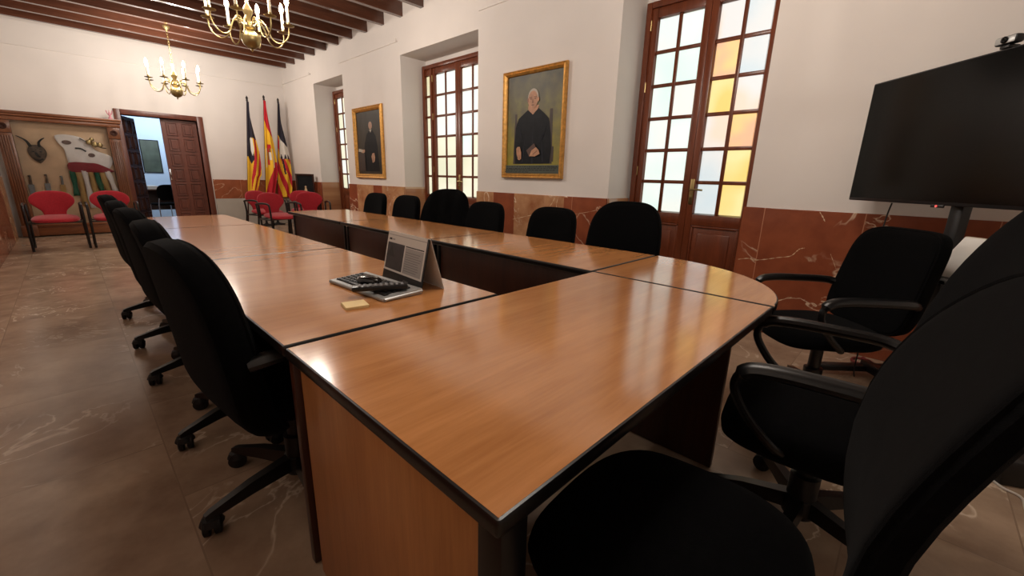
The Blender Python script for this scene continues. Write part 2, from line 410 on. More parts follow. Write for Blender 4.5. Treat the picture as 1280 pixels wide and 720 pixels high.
glazed_door('window_1', 3.99, 5.733, 2.845, 2, .17, paint2)
glazed_door('window_2', 7.715, 8.99, 2.845, 2, 0, lambda b, c, r: 'cream' if (r+c) % 2 else 'white')
# reveal backing above/around the frames (outer skin of the wall, plaster)
ob = MB()
for a, b in WIN: ob.box((XW+.46, a-.1, 0), (XW+.50, b+.1, 3.0))
struct(ob.build('wall_outer', M['plaster'], smooth=0))

# ------------------------------------------------------------------ back wall double door and the room beyond
fr = MB(); y = YB
fr.cbox((.496, y-.03, .001), (.586, y+.22, 2.25), .006); fr.cbox((1.748, y-.03, .001), (1.85, y+.22, 2.25), .006); fr.cbox((.586, y-.03, 2.16), (1.748, y+.22, 2.25), .006)
dr = struct(fr.build('door_2', M['door_wood']))
def panel_leaf(mb, w, h):
    """leaf in local x 0..w, y 0..-.04 front at y=0 (facing -y), panelled on both faces"""
    mb.cbox((0, .0, .01), (w, .044, h), .003)
    rows = 7; st = .075; rl = .05; cw = (w-3*st)/2; rhh = (h-.14-rl*(rows-1))/rows
    for s in (-1, 1):
        for rr in range(rows):
            for c in range(2):
                x0 = st+c*(cw+st); z0 = .08+rr*(rhh+rl); yy = 0 if s < 0 else .044
                # raised field with a framing bead
                mb.cbox((x0+.04, yy+s*.016, z0+.04), (x0+cw-.04, yy-s*.004, z0+rhh-.04), .004)
                for a, b in (((x0, z0), (x0+cw, z0+.014)), ((x0, z0+rhh-.014), (x0+cw, z0+rhh)), ((x0, z0), (x0+.014, z0+rhh)), ((x0+cw-.014, z0), (x0+cw, z0+rhh))):
                    mb.cbox((a[0], yy+s*.020, a[1]), (b[0], yy-s*.002, b[1]), .004)
pl = MB(); panel_leaf(pl, .58, 2.155); lf = pl.build('leaf', M['door_wood'], dr, smooth=0); lf.location = (1.167, YB+.10, 0)
hp = MB(); hp.cbox((1.178, YB+.094, .98), (1.205, YB+.101, 1.2), .002); hp.build('handle_plate', M['chrome'], dr)
pl = MB(); panel_leaf(pl, .60, 2.155); lf2 = pl.build('leaf', M['brown_and_shade'], dr, smooth=0); lf2.location = (.592, YB+.14, 0); lf2.rotation_euler.z = R(66)  # open leaf: its shade is put into a darker wood colour
hh = MB(); hh.cbox((.53, -.006, .98), (.565, 0, 1.2), .002); hh.tube([(.548, -.002, 1.1), (.548, -.05, 1.1)], .009, 8); hh.tube([(.548, -.05, 1.1), (.44, -.055, 1.1)], .009, 8)
hh.build('handle', M['chrome'], lf2)
# room beyond
M['bluewall'] = flat('pale_blue_wall', (168,186,206), .9, spec=.2)
struct(MB().box((-.4, 13.6, 0), (3.2, 13.7, 2.8)).box((-.5, YB+.22, 0), (-.4, 13.6, 2.8)).box((3.2, YB+.22, 0), (3.3, 13.6, 2.8)).build('wall_far_room', M['bluewall'], smooth=0))
struct(MB().box((-.5, YB+.22, 2.8), (3.3, 13.7, 2.85)).build('ceiling_far_room', M['bluewall'], smooth=0))

# ------------------------------------------------------------------ conference tables
def arc_outline(cx, cy, rx, ry, a0, a1, n=28):
    return [(cx+rx*cos(a0+(a1-a0)*i/n), cy+ry*sin(a0+(a1-a0)*i/n)) for i in range(n+1)]
def rect(x0, y0, x1, y1, r=.008):
    out = []
    for cx, cy, a in ((x1-r, y1-r, 0), (x0+r, y1-r, pi/2), (x0+r, y0+r, pi), (x1-r, y0+r, 1.5*pi)): out += arc_outline(cx, cy, r, r, a, a+pi/2, 4)
    return out
TH = .032
def tabletop(out, parent):
    n = len(out); cx = sum(p[0] for p in out)/n; cy = sum(p[1] for p in out)/n
    def inset(d):
        res = []
        for i in range(n):
            a, p, b = out[i-1], out[i], out[(i+1) % n]
            tx, ty = b[0]-a[0], b[1]-a[1]; l = math.hypot(tx, ty) or 1
            res.append((p[0]-ty/l*d*1.0, p[1]+tx/l*d))
        return res
    i1 = inset(.007)
    MB().prism(i1, H-TH+.002, H).build('tabletop', M['top_x'], parent)
    eb = MB(); prof = [(.007, H-.0005), (.003, H-.0015), (.0008, H-.005), (0, H-.011), (0, H-TH+.011), (.0008, H-TH+.005), (.003, H-TH+.0015), (.007, H-TH)]
    vs = []; fs = []
    for d, z in prof: vs += [(x, y, z) for x, y in inset(d)]
    m = len(prof)
    for i in range(m):
        for k in range(n):
            l = (k+1) % n; j = (i+1) % m; fs.append((i*n+k, i*n+l, j*n+l, j*n+k))
    eb.add(vs, fs); eb.build('edge_band', M['black_edge'], parent)
G = 'modular conference tables set in a ring'
def table(out, label, panels, loc):
    t = thing('conference_table', loc, 0, label, 'table', G)
    lo = [(x-loc[0], y-loc[1]) for x, y in out]
    tabletop(lo, t)
    for nm, a, b, mt in panels:
        p = MB().cbox((a[0]-loc[0], a[1]-loc[1], a[2]), (b[0]-loc[0], b[1]-loc[1], b[2]), .003); p.build(nm, mt, t)
    return t
zt = H-TH
g = .0045
table(rect(0, 0, L-g, WD-.006), 'nearest rectangular cherry wood conference table with bare top and black edges',
      [('end_panel', (.028, .066, .004), (.055, .78, zt), M['panel_z']), ('leg_post', (.018, .012, .004), (.075, .062, zt), M['black_edge']),
       ('modesty_panel', (.058, .52, .12), (L-.06, .545, zt), M['darkwood']), ('end_panel', (L-.055, .11, .004), (L-.028, .74, zt), M['darkwood'])], (L/2, WD/2, 0))
co = [(L+g, WD-g)] + [(L+g+(RW-g)*cos(a), WD-g-(WD-.004)*sin(a)) for a in [pi/2*i/32 for i in range(32, -1, -1)]]
table(co, 'quarter round cherry wood corner table joining the two rows',
      [('end_panel', (L+.02, .40, .004), (L+.045, .70, zt), M['darkwood']), ('modesty_panel', (L+.05, .72, .12), (L+.62, .745, zt), M['darkwood'])], (L+.3, .5, 0))
ys = [.80, 2.224, 3.82, 4.925]
lab = ['cherry wood conference table carrying the keyboard and calendar', 'left row conference table in the middle, behind the one with the keyboard', 'farthest conference table of the left row, toward the door']
for i in range(3):
    a, b = ys[i]+(.006 if i == 0 else g), ys[i+1]-g
    table(rect(0, a, LW, b), lab[i],
          [('end_panel', (.022 if i == 0 else .52, a+.012, .004), (LW-.05, a+.04, zt), M['darkwood']), ('end_panel', (.52, b-.04, .004), (LW-.05, b-.012, zt), M['darkwood']),
           ('modesty_panel', (LW-.12, a+.042, .12), (LW-.095, b-.042, zt), M['darkwood'])], (LW/2, (a+b)/2, 0))
yr = [.80, 2.19, 3.66, 5.05]
lab = ['window row conference table next to the round corner table', 'middle conference table of the window row', 'farthest conference table of the window row, nearest the red chairs']
for i in range(3):
    a, b = yr[i]+g, yr[i+1]-g
    table(rect(L, a, L+RW, b), lab[i],
          [('end_panel', (L+.05, a+.012, .004), (L+.40, a+.04, zt), M['black_edge']), ('end_panel', (L+.05, b-.04, .004), (L+.40, b-.012, zt), M['black_edge']),
           ('modesty_panel', (L+.06, a+.042, .06), (L+.085, b-.042, zt), M['darkwood'])], (L+RW/2, (a+b)/2, 0))

# ------------------------------------------------------------------ black office chairs (front is +y)
def office_chair(w=.49, top=1.0, e=3.2, taper=.06, lean=.20, shell=True, low=.40, seatw=.50, seatt=.085, ribs=False, arms=True, armx=.265, backy=-.20, T=.085, ydep=.48, curve=3.2, lum=False, cv=.315, seaty=.03):
    root = thing('office_chair', (0,0,0), 0, 'x', 'chair')
    # seat
    so = superell(seatw/2, ydep/2, 3.0, 48, .04)
    s = MB().pad(so, seatt, dome=.015)
    s.xf(lambda x, y, z: (x, y+seaty, .435-(seatt-.085)/2+z - .035*max(0, (y-.10)/.14)**2*(1 if y > .1 else 0)))
    s.build('seat', M['fabric'], root)
    # backrest: outline in (x, h), bent
    hc, hh = (low+top)/2, (top-low)/2
    bo = superell(w/2, hh, e, 56, taper)
    b = MB().pad(bo, T, rings=((0,1),(.3,1),(.55,1),(.75,1),(.88,.98),(.94,.9),(.98,.6),(1,.25)))
    def bend(x, h, t):
        z = hc+h; tt = t
        if ribs and t > 0: tt = t+.013*cos(x/(w/2)*pi*3.5)-.006
        yy = backy+tt - (lean*(z-.46) if not lum else (.85 if z > .7 else .6)*(z-.7)**2) + cv*x*x
        if z < .52 and not lum: yy += (.52-z)**2*(curve if shell else 1.0)
        if z > .80 and not lum: yy -= (z-.80)**2*.5
        return (x, yy, z)
    b.xf(bend); bk = b.build('backrest', M['fabric'], root)
    # welt along the front rim of the backrest
    path = []
    for x, h in bo:
        px, py, pz = bend(x*.97, h*.97, T*.33); path.append((px, py, pz))
    MB().tube(path, .005, 6, closed=True).build('piping', M['fabric'], bk)
    if arms:
        for sx in (-1, 1):
            ax = sx*armx; yb = backy-(lean*.19 if not lum else 0)+.03
            pth = smooth_path([(sx*.20, .06, .40), (sx*(armx-.01), .10, .42), (ax, .185, .50), (ax, .235, .585), (ax, .215, .645), (ax, .14, .662), (ax, 0, .662), (ax, yb+.06, .655), (sx*(armx-.03), yb, .64)], 6)
            rr = [.016+(.010 if p[2] > .63 else 0) for p in pth]
            MB().tube(pth, rr, 10, flat=.8).build('armrest', M['blackplastic'], root)
    c = MB().lathe([(0,.39),(.09,.39),(.10,.375),(.045,.36),(.03,.33),(.03,.22),(.045,.215),(.045,.085),(.03,.07),(0,.07)], n=18)
    c.build('gas_lift', M['blackplastic'], root)
    lv = MB().tube([(.05,.05,.37),(.20,.07,.365),(.26,.07,.36)], .006, 8); lv.build('lever', M['chrome'], root)
    st = MB().lathe([(0,.06),(.05,.06),(.055,.075),(.05,.13),(.035,.14),(0,.14)], n=20)
    for i in range(5):
        a = 2*pi*i/5+pi/2; d = (cos(a), sin(a)); n_ = (-d[1], d[0])
        vs = []
        for t_, hw, zt_, zb in ((.03,.026,.135,.08),(.18,.021,.118,.075),(.31,.016,.088,.062),(.328,.012,.080,.062)):
            for q, z in ((-1,zb),(1,zb),(.75,zt_),(-.75,zt_)): vs.append((d[0]*t_+n_[0]*hw*q, d[1]*t_+n_[1]*hw*q, z))
        fs = [(0,1,2,3),(12,15,14,13)]
        for k_ in range(3):
            for q in range(4): fs.append((k_*4+q, k_*4+(q+1)%4, k_*4+4+(q+1)%4, k_*4+4+q))
        st.add(vs, fs)
    sb = st.build('star_base', M['blackplastic'], root)
    for i in range(5):
        a = 2*pi*i/5+pi/2; cx, cy = .31*cos(a), .31*sin(a); sw = a+1.1+i*.7
        cs = MB(); ux, uy = cos(sw), sin(sw)
        for off in (-.016, .016):
            wl = []
            for k_ in range(16):
                t_ = 2*pi*k_/16; wl.append((cos(t_)*.033, sin(t_)*.033))
            vs = []
            for q, sc in ((-.011,.82),(-.008,1),(.008,1),(.011,.82)):
                for (p0, p1) in wl: vs.append((cx-uy*(off+q)+ux*p0*sc, cy+ux*(off+q)+uy*p0*sc, .0335+p1*sc))
            fs = [tuple(range(15,-1,-1)), tuple(48+k_ for k_ in range(16))]
            for r_ in range(3):
                for k_ in range(16): fs.append((r_*16+k_, r_*16+(k_+1)%16, r_*16+16+(k_+1)%16, r_*16+16+k_))
            cs.add(vs, fs)
        cs.tube([(cx, cy, .035), (cx, cy, .078)], .008, 8)
        cs.lathe([(.0,.070),(.028,.062),(.037,.043),(.036,.043),(.026,.060),(0,.067)], (cx, cy, 0), 14)
        cs.build('caster', M['rubber'], sb)
    return root
def place(o, x, y, rz, label, group, star=pi):
    for c in KIDS(o):
        if c.name.startswith('star_base'): c.rotation_euler.z = star
    o.location = (x, y, 0); o.rotation_euler.z = rz; o['label'] = label; o['group'] = group
    return o
GL, GR, GN = 'black chairs along the left table row', 'black chairs along the window table row', 'black armchairs around the near table corner'
tall = office_chair(top=.985, w=.50, e=3.0, taper=.07, low=.31, lean=.12, backy=-.205, T=.105, curve=2.2, cv=.2)
spots = [(1.24, .10, 'nearest tall black office chair on the left, tucked under the table with the keyboard'),
         (1.88, -.05, 'second tall black office chair in the left row, half hidden behind the nearest one'),
         (2.66, .06, 'third tall black office chair in the left row, at the middle table'),
         (3.34, -.04, 'fourth tall black office chair in the left row'),
         (4.18, .03, 'farthest tall black office chair in the left row, toward the door'),
         ]
for i, (y, dz, lb) in enumerate(spots):
    o = tall if i == 0 else copy_tree(tall)
    place(o, .135 if i == 0 else .15, y, -pi/2+dz, lb, GL, pi-dz+(.19,.30,.2,.1,.15)[i])
lowc = office_chair(top=.955, w=.51, e=3.8, taper=.05, low=.50, lean=.16, shell=False, backy=-.21, T=.08)
big = office_chair(top=1.035, arms=False, w=.57, e=3.3, taper=.07, low=.42, lean=.20, shell=False, backy=-.21, T=.09)
rib = office_chair(top=1.05, w=.60, e=3.0, taper=.09, low=.42, lean=.28, shell=False, arms=False, ribs=True, backy=-.21, T=.09)
place(big, 2.29, 1.21, pi/2+.16, 'large black chair in front of the glazed double door with coloured panes', GR)
place(rib, 2.33, 3.40, pi/2+.42, 'tall black chair with ribbed back in front of the second window', GR)
for i, (y, dz, lb) in enumerate([(4.90, .0, 'low black chair at the far end of the window row, under the dark portrait'), (4.14, .03, 'low black chair beside the ribbed one, on its far side'),
                                (2.74, .0, 'low black chair beside the ribbed one, on its near side'), (1.91, -.03, 'low black chair below the portrait of the man in black robes')]):
    o = lowc if i == 0 else copy_tree(lowc)
    place(o, 2.24, y, pi/2+dz, lb, GR)
near = office_chair(top=1.095, w=.52, e=3.0, taper=.0, low=.35, lum=True, shell=False, backy=-.235, T=.045, arms=False, seatw=.53, ydep=.53, seaty=.065)
place(near, .45, -.125, .06, 'large black chair in the right foreground with wide round seat, nearest the camera', GN)
mid = office_chair(top=1.25, w=.47, e=3.0, taper=.05, low=.40, lean=.20, shell=False, backy=-.20, T=.08, armx=.285, seatw=.56, ydep=.50, seatt=.12)
place(mid, 1.29, -.215, .14, 'black armchair behind the foreground chair, pulled up to the near table', GN, R(6))
cor = office_chair(top=.985, w=.50, e=5.0, taper=.04, low=.46, lean=.22, shell=False, backy=-.22, T=.085)
place(cor, 2.37, -.07, R(45), 'black armchair facing the round table corner, under the television', GN)

# ------------------------------------------------------------------ red visitor armchairs (front is +y)
def red_chair():
    root = thing('red_armchair', (0,0,0), 0, 'x', 'chair', 'red visitor armchairs')
    s = MB().pad(superell(.245, .235, 3.0, 40, .0), .06, dome=.012); s.xf(lambda x, y, z: (x*(1+.06*y/.235), y+.03, .445+z-.02*(y/.235)))
    s.build('seat', M['red'], root)
    prof = [(-.115,.45),(-.12,.50),(-.135,.55),(-.18,.60),(-.222,.65),(-.235,.70),(-.222,.75),(-.18,.795),(-.11,.825),(0,.835)]
    out = prof + [(-x, z) for x, z in reversed(prof[:-1])]
    out = [(x, z-.64) for x, z in smooth_path(out, 3)]
    b = MB().pad(out[::-1], .045); b.xf(lambda x, h, t: (x, -.20 - .24*(h+.2) + t + .9*x*x, .64+h)); b.build('backrest', M['red'], root)
    for sx in (-1, 1):
        X = sx*.285
        MB().tube(smooth_path([(X, .24, .012), (X, .225, .30), (X, .20, .60), (X, .16, .655), (X, .05, .668), (X, -.12, .66), (X*.97, -.2, .645)], 6), .016, 10).build('arm', M['blackplastic'], root)
        MB().tube(smooth_path([(X*1.0, -.235, .012), (X*.97, -.20, .25), (X*.95, -.17, .45), (X*.97, -.19, .645)], 5), .015, 10).build('leg', M['blackplastic'], root)
        MB().tube([(X*.99, .22, .40), (X*.95, -.175, .40)], .012, 8).build('side_rail', M['blackplastic'], root)
    MB().tube([(-.283, .17, .40), (.283, .17, .40)], .011, 8).build('cross_rail', M['blackplastic'], root)
    MB().tube([(-.27, -.17, .40), (.27, -.17, .40)], .011, 8).build('cross_rail', M['blackplastic'], root)
    return root
rc = red_chair()
for i, (x, y, rz, lb) in enumerate([(-.51, 8.78, pi, 'leftmost red armchair standing in front of the wooden display cabinet'),
                                    (.12, 8.78, pi, 'red armchair beside the open door, partly hidden by black chair backs'),
                                    (2.27, 8.75, pi+.35, 'red armchair below the leftmost flag, behind another red armchair'),
                                    (2.19, 7.75, pi+.25, 'red armchair in front of the flags, standing free of the tables'),
                                    (2.96, 8.70, pi-.25, 'red armchair beside the small dark shrine picture, farther one'),
                                    (2.85, 8.0, pi-.2, 'red armchair peeking over the far end of the window row table')]):
    o = rc if i == 0 else copy_tree(rc)
    o.location = (x, y, 0); o.rotation_euler.z = rz; o['label'] = lb

# ------------------------------------------------------------------ wooden display cabinet with folk costume
CY = 10.50
cb = thing('display_cabinet', (-.22, YB, 0), 0, 'carved wooden display cabinet with fluted pilasters against the back wall', 'cabinet')
def cpart(nm, mb, mt): mb.xf(lambda x, y, z: (x+.22, y-YB, z)); return mb.build(nm, mt, cb)
cpart('back_panel', MB().box((-.80, YB-.02, .2), (.36, YB-.003, 1.92)), M['cloth_beige'])
for x0, x1 in ((-.965, -.80), (.352, .512)):
    q = MB().cbox((x0, CY+.02, .02), (x1, YB-.003, 1.90), .004)
    n = 5; wv = (x1-x0-.03)/n
    for i in range(n): q.cbox((x0+.015+i*wv+.006, CY+.004, .24), (x0+.015+(i+1)*wv-.006, CY+.024, 1.66), .008)
    q.cbox((x0-.012, CY-.005, .02), (x1+.012, CY+.05, .20), .006); q.cbox((x0-.004, CY, 1.70), (x1+.004, CY+.04, 1.89), .006)
    cpart('pilaster', q, M['cab_wood'])
    ro = MB(); ro.lathe([(0,.0),(.022,.004),(.03,.012),(.045,.012),(.048,.004),(.05,0)], (0,0,0), 20)
    ro.xf(lambda x, y, z: (x+(x0+x1)/2, CY-z, y*1.0+1.80)); cpart('rosette', ro, M['brown_and_shade'])
cr = MB().cbox((-.985, CY+.005, 1.90), (.535, YB-.003, 1.965), .008).cbox((-1.0, CY-.03, 1.965), (.55, YB-.003, 2.0), .01).cbox((-1.01, CY-.05, 2.0), (.56, YB-.003, 2.04), .008)
cpart('cornice', cr, M['cab_wood_x'])
cpart('plinth', MB().cbox((-.80, CY+.03, .02), (.352, YB-.003, .2), .005).cbox((-.80, CY+.02, .17), (.352, CY+.06, .215), .006), M['cab_wood_x'])
# glass front: thin clear pane
m, nt, b, N, K = base('cabinet_glass')
b.inputs['Base Color'].default_value = (1,1,1,1); b.inputs['Roughness'].default_value = .03; b.inputs['Transmission Weight'].default_value = 1; b.inputs['IOR'].default_value = 1.0; b.inputs['Specular IOR Level'].default_value = .5
tr = N('BsdfTransparent'); gl = N('BsdfGlossy'); gl.inputs['Roughness'].default_value = .05; mx = N('MixShader'); fz = N('LayerWeight'); fz.inputs['Blend'].default_value = .25
K(fz.outputs['Fresnel'], mx.inputs[0]); K(tr.outputs[0], mx.inputs[1]); K(gl.outputs[0], mx.inputs[2]); K(mx.outputs[0], nt.nodes['Material Output'].inputs['Surface']); nt.nodes.remove(b)
M['glass'] = m
cpart('glass_front', MB().box((-.80, CY+.03, .2), (.352, CY+.034, 1.9)), M['glass'])
# horned mask
M['maskbrown'] = flat('dark_mask', (92,78,64), .6, noise=.6, nscale=22)
M['costume'] = flat('white_cloth', (228,224,220), .85, noise=.06, nscale=10)
M['darkred'] = flat('dark_red_cloth', (134,22,36), .85)
M['green'] = flat('green_ribbon', (24,92,66), .7); M['ochre'] = flat('ochre_ribbon', (178,146,92), .8); M['greyblue'] = flat('steel_grey', (120,126,128), .4, metal=.5)
YI = YB-.065
mk = thing('horned_mask', (-.575, YI, 1.40), 0, 'dark horned devil mask hanging inside the display cabinet', 'mask')
hd = MB(); pr_ = []
for i in range(13):
    t = i/12; r_ = .115*math.sin(pi*min(1, (.12+t*.88)))**.7*(1-.25*t)
    pr_.append((max(r_, .001), .13-.30*t))
hd.lathe(pr_, n=22); hd.xf(lambda x, y, z: (x*1.05+.03*(-z), -abs(y)*.5 if y < 0 else y*.25, z)); h_ = hd.build('face', M['maskbrown'], mk)
ft = MB()
for sx in (-1, 1): ft.lathe([(0,.012),(.016,.008),(.02,0),(0,-.01)], (sx*.045, -.058, .02), 12)
ft.tube(smooth_path([(-.02,-.065,.0),(0,-.085,-.05),(.02,-.065,-.06)]), .014, 8); ft.tube(smooth_path([(-.05,-.05,-.10),(0,-.062,-.115),(.05,-.045,-.10)]), .01, 8)
ft.build('features', M['rubber'], mk)
MB().tube(smooth_path([(-.06,-.02,.10),(-.09,-.03,.18),(-.14,-.03,.23),(-.195,-.02,.265)]), [.022-.0009*i for i in range(19)], 10).build('horn', M['rubber'], mk)
MB().tube(smooth_path([(.04,-.02,.10),(.045,-.03,.17),(.08,-.03,.22),(.12,-.02,.25)]), [.022-.0009*i for i in range(19)], 10).build('horn', M['rubber'], mk)
# white cape with patches
cp = thing('white_cape', (0, YI, 1.4), 0, 'white costume cape with dark patches pinned inside the display cabinet', 'costume')
def sheet(out, th=.02, n=3):
    mb = MB().pad(smooth_path(out+[out[0]], n)[:-1], th, rings=((0,1),(.5,1),(.85,.9),(.96,.6),(1,0))); mb.xf(lambda x, z, t: (x, -t-.0-.01*sin(x*22+z*9), z)); return mb
sheet([(-.33,.30),(-.30,.17),(-.25,.08),(-.24,-.10),(-.20,-.24),(-.08,-.26),(.10,-.25),(.26,-.24),(.34,-.12),(.33,.0),(.16,.08),(.08,.20),(-.02,.30),(-.20,.335)][::-1], .03).build('cloth', M['costume'], cp)
for x, z, a, b_ in ((-.20,.20,.06,.035),(.08,.0,.045,.035)):
    q = MB().pad(superell(a, b_, 2, 20), .01); q.xf(lambda u, v, t: (u+x, -.028-t, v+z)); q.build('patch', flat('patch_brown', (104,82,76), .8), cp)
q = MB().tube(smooth_path([(-.11,-.03,.11),(-.04,-.03,.105),(.02,-.03,.06)]), .012, 8); q.build('patch', M['rubber'], cp)
sk = thing('red_apron', (.02, YI-.05, 1.17), 0, 'dark red sash with hanging ribbons under the white cape in the cabinet', 'costume')
sheet([(-.25,.09),(-.25,-.06),(0,-.07),(.29,-.06),(.29,-.02),(.12,.08),(0,.095)][::-1], .02, 3).build('sash', M['darkred'], sk)
cols = ['green','ochre','costume','ochre','green','ochre','costume']
for i in range(7):
    x = -.23+i*.075; ln_ = (.44,.62,.66,.6,.42,.5,.36)[i]
    q = MB(); vs = []; fs = []
    for j in range(9):
        z = -.04-ln_*j/8; w_ = .036+.006*sin(j+i); vs += [(x-w_+.012*j/8*(i-1), -.008*sin(j*1.3+i), z), (x+w_+.012*j/8*(i-1), .006*sin(j*1.1+i), z)]
    for j in range(8): fs.append((2*j,2*j+1,2*j+3,2*j+2))
    q.add(vs, fs); o = q.build('ribbon', M[cols[i]], sk); sd = o.modifiers.new('s', 'SOLIDIFY'); sd.thickness = .004
bs = thing('brass_bell_belt', (.14, YI-.045, 1.60), 0, 'cluster of brass bells on a dark belt inside the display cabinet', 'belt')
for dx, dz, r_ in ((-.06,.02,.045),(.01,-.015,.05),(.075,-.02,.042),(-.02,.07,.034)):
    MB().lathe([(0,r_),(r_*.6,r_*.8),(r_,0),(r_*.7,-r_*.7),(0,-r_)], (dx, 0, dz), 16).xf(lambda x, y, z: (x, y*.5-.035, z)).build('bell', M['brass'], bs)
q = MB().tube(smooth_path([(-.17,-.01,.08),(-.05,-.012,.0),(.08,-.012,-.06),(.15,-.01,-.07)]), .022, 8, flat=.4); q.build('belt', M['maskbrown'], bs)
for i, (x, z, ln_, mt, lb) in enumerate([(-.74, .98, .46, 'greyblue', 'grey dagger hanging at the left inside the display cabinet'), (-.55, 1.0, .34, 'greyblue', 'blue grey blade hanging under the horned mask in the cabinet'), (-.37, .98, .30, 'ochre', 'small ochre tool hanging between blade and ribbons in the cabinet')]):
    t = thing('hanging_blade', (x, YI, z), 0, lb, 'blade', 'small objects hanging in the cabinet')
    bl = MB(); bl.add([(-.035,-.008,-.1),(.035,-.008,-.1),(.02,-.008,-ln_),(-.03,-.008,-ln_),(-.035,.004,-.1),(.035,.004,-.1),(.02,.004,-ln_),(-.03,.004,-ln_)], [(0,1,2,3),(7,6,5,4),(0,4,5,1),(1,5,6,2),(2,6,7,3),(3,7,4,0)]); bl.build('blade', M[mt], t)
    MB().tube([(0,-.004,-.1),(.01,-.006,.02),(.0,-.004,.05)], [.018,.014,.02], 10).build('grip', M['greyblue'] if mt == 'ochre' else M['maskbrown'], t)
# small pink figure on the cornice
pf = MB().lathe([(0,0),(.035,0),(.03,.02),(.012,.05),(.02,.09),(.008,.13),(0,.17)], n=14)
for q_ in (-1, 1): pf.tube(smooth_path([(0,0,.06),(q_*.03,0,.10),(q_*.04,0,.15)]), .008, 8)
o = pf.build('pink_ornament', flat('pink_glass', (206,140,150), .3)); o.location = (.43, CY+.06, 2.04); tag(o, 'small pink ornament standing on top of the display cabinet', 'ornament')

# ------------------------------------------------------------------ flags on leaning poles
FC = [flat('flag_navy', (34,30,44), .8), flat('flag_yellow', (236,184,40), .8), flat('flag_red', (190,28,44), .8), flat('flag_white', (222,216,206), .8), flat('flag_gold_brown', (140,84,30), .8)]
def flag1(s, t):
    if t < .33 + .05*s: return 0
    if .34 < s < .60 and .36+.1*abs(s-.47) < t < .55 - .5*abs(s-.46): return 3
    if s < .55 and t < .56: return 0
    if s < .55 and t < .64 - .28*abs(s-.35): return 0
    d = s*1.0 - .9*(t-.33)
    if s < .35: return 1
    return 1 if int((s*1.15+1.2*t)*4.6) % 2 else 2
def flag2(s, t):
    if t < .20+.16*s: return 2
    if .10 < s < .75 and .44 < t < .68:
        u, v = (s-.10)/.65, (t-.44)/.24
        if v < .16: return 2 if .25 < u < .8 else 1
        if .0 < u < .1 or .88 < u: return 3
        if .25 < u < .75 and v < .9: return [[2,4],[4,3],[2,1]][min(2, int(v*3))][0 if u < .5 else 1]
        return 1
    return 2 if (t > .62 and s > .95-.95*(t-.55)/.42) else 1
def flag3(s, t):
    if t < .33 + .12*s: return 0
    if t < .58 and s > .12+.5*max(0, t-.5): 
        return 3 if (sin(s*23)*.03+t < .56 and s > .18) else 0
    if abs(s-.45-.6*(t-.62)) < .05 and t < .75: return 0
    return 1 if int((t*1.3-s*.55+.2)*6.2) % 2 else 2
def flag(xt, zt_, xb, zb, y, wid, fn, label, name='flag'):
    root = thing('flag_on_pole', (xb-.11*zb/1.0, y, 0), 0, label, 'flag', 'flags on poles in the corner')
    ox = xb-.11*zb
    def pole(z): return (xb+(xt-xb)*(z-zb)/(zt_-zb)) - ox
    MB().tube([(pole(.03), 0, .03), (pole(zt_), 0, zt_)], .013, 10).build('pole', M['brown_and_shade'], root)
    fi = MB().lathe([(0,-.03),(.018,-.02),(.022,0),(.014,.02),(.026,.04),(.0,.09)], (pole(zt_), 0, zt_), 12); fi.build('finial', M['rubber'], root)
    MB().lathe([(0,0),(.15,0),(.15,.02),(.05,.04),(.025,.06),(.02,.16),(0,.16)], (pole(0.0), 0, 0), 20).build('stand', M['rubber'], root)
    ns, nt_ = 40, 150; mb = MB(); vs = []
    z0, z1 = zt_-.02, zb-.12
    for j in range(nt_+1):
        t = j/nt_; z = z0+(z1-z0)*t; w_ = wid(t)
        for i in range(ns+1):
            s = i/ns
            vs.append((pole(z)-.012+w_*s + .012*sin(t*7+s*4)*s, -.022-.035*sin(s*pi*3.4+t*2)*min(1, .25+t*1.4)*(.3+.7*s)-.015*s, z-.02*s*(1-t)))
    fs = []
    for j in range(nt_):
        for i in range(ns):
            mb.f.append([j*(ns+1)+i, j*(ns+1)+i+1, (j+1)*(ns+1)+i+1, (j+1)*(ns+1)+i]); mb.m.append(fn((i+.5)/ns, (j+.5)/nt_))
    mb.v = vs; o = mb.build('flag_cloth', FC, root, smooth=180)
    sd = o.modifiers.new('s', 'SOLIDIFY'); sd.thickness = .003
def lerpw(pts):
    def f(t):
        for (a, wa), (b, wb) in zip(pts[:-1], pts[1:]):
            if t <= b: return wa+(wb-wa)*(t-a)/(b-a)
        return pts[-1][1]
    return f
flag(2.585, 2.63, 2.38, .75, 10.22, lerpw([(0,.04),(.15,.07),(.3,.13),(.5,.22),(.62,.25),(.75,.27),(.78,.24),(1,.2)]), flag1, 'leftmost flag, navy top over yellow and red stripes with white castle')
flag(2.945, 2.71, 2.77, .75, 10.34, lerpw([(0,.04),(.2,.10),(.4,.17),(.6,.23),(.72,.25),(.85,.22),(1,.18)]), flag2, 'middle flag, red and yellow with a coat of arms')
flag(3.27, 2.71, 3.06, .75, 10.47, lerpw([(0,.03),(.2,.08),(.35,.15),(.55,.24),(.75,.30),(.9,.32),(1,.3)]), flag3, 'rightmost flag, navy and white over red and yellow diagonals')

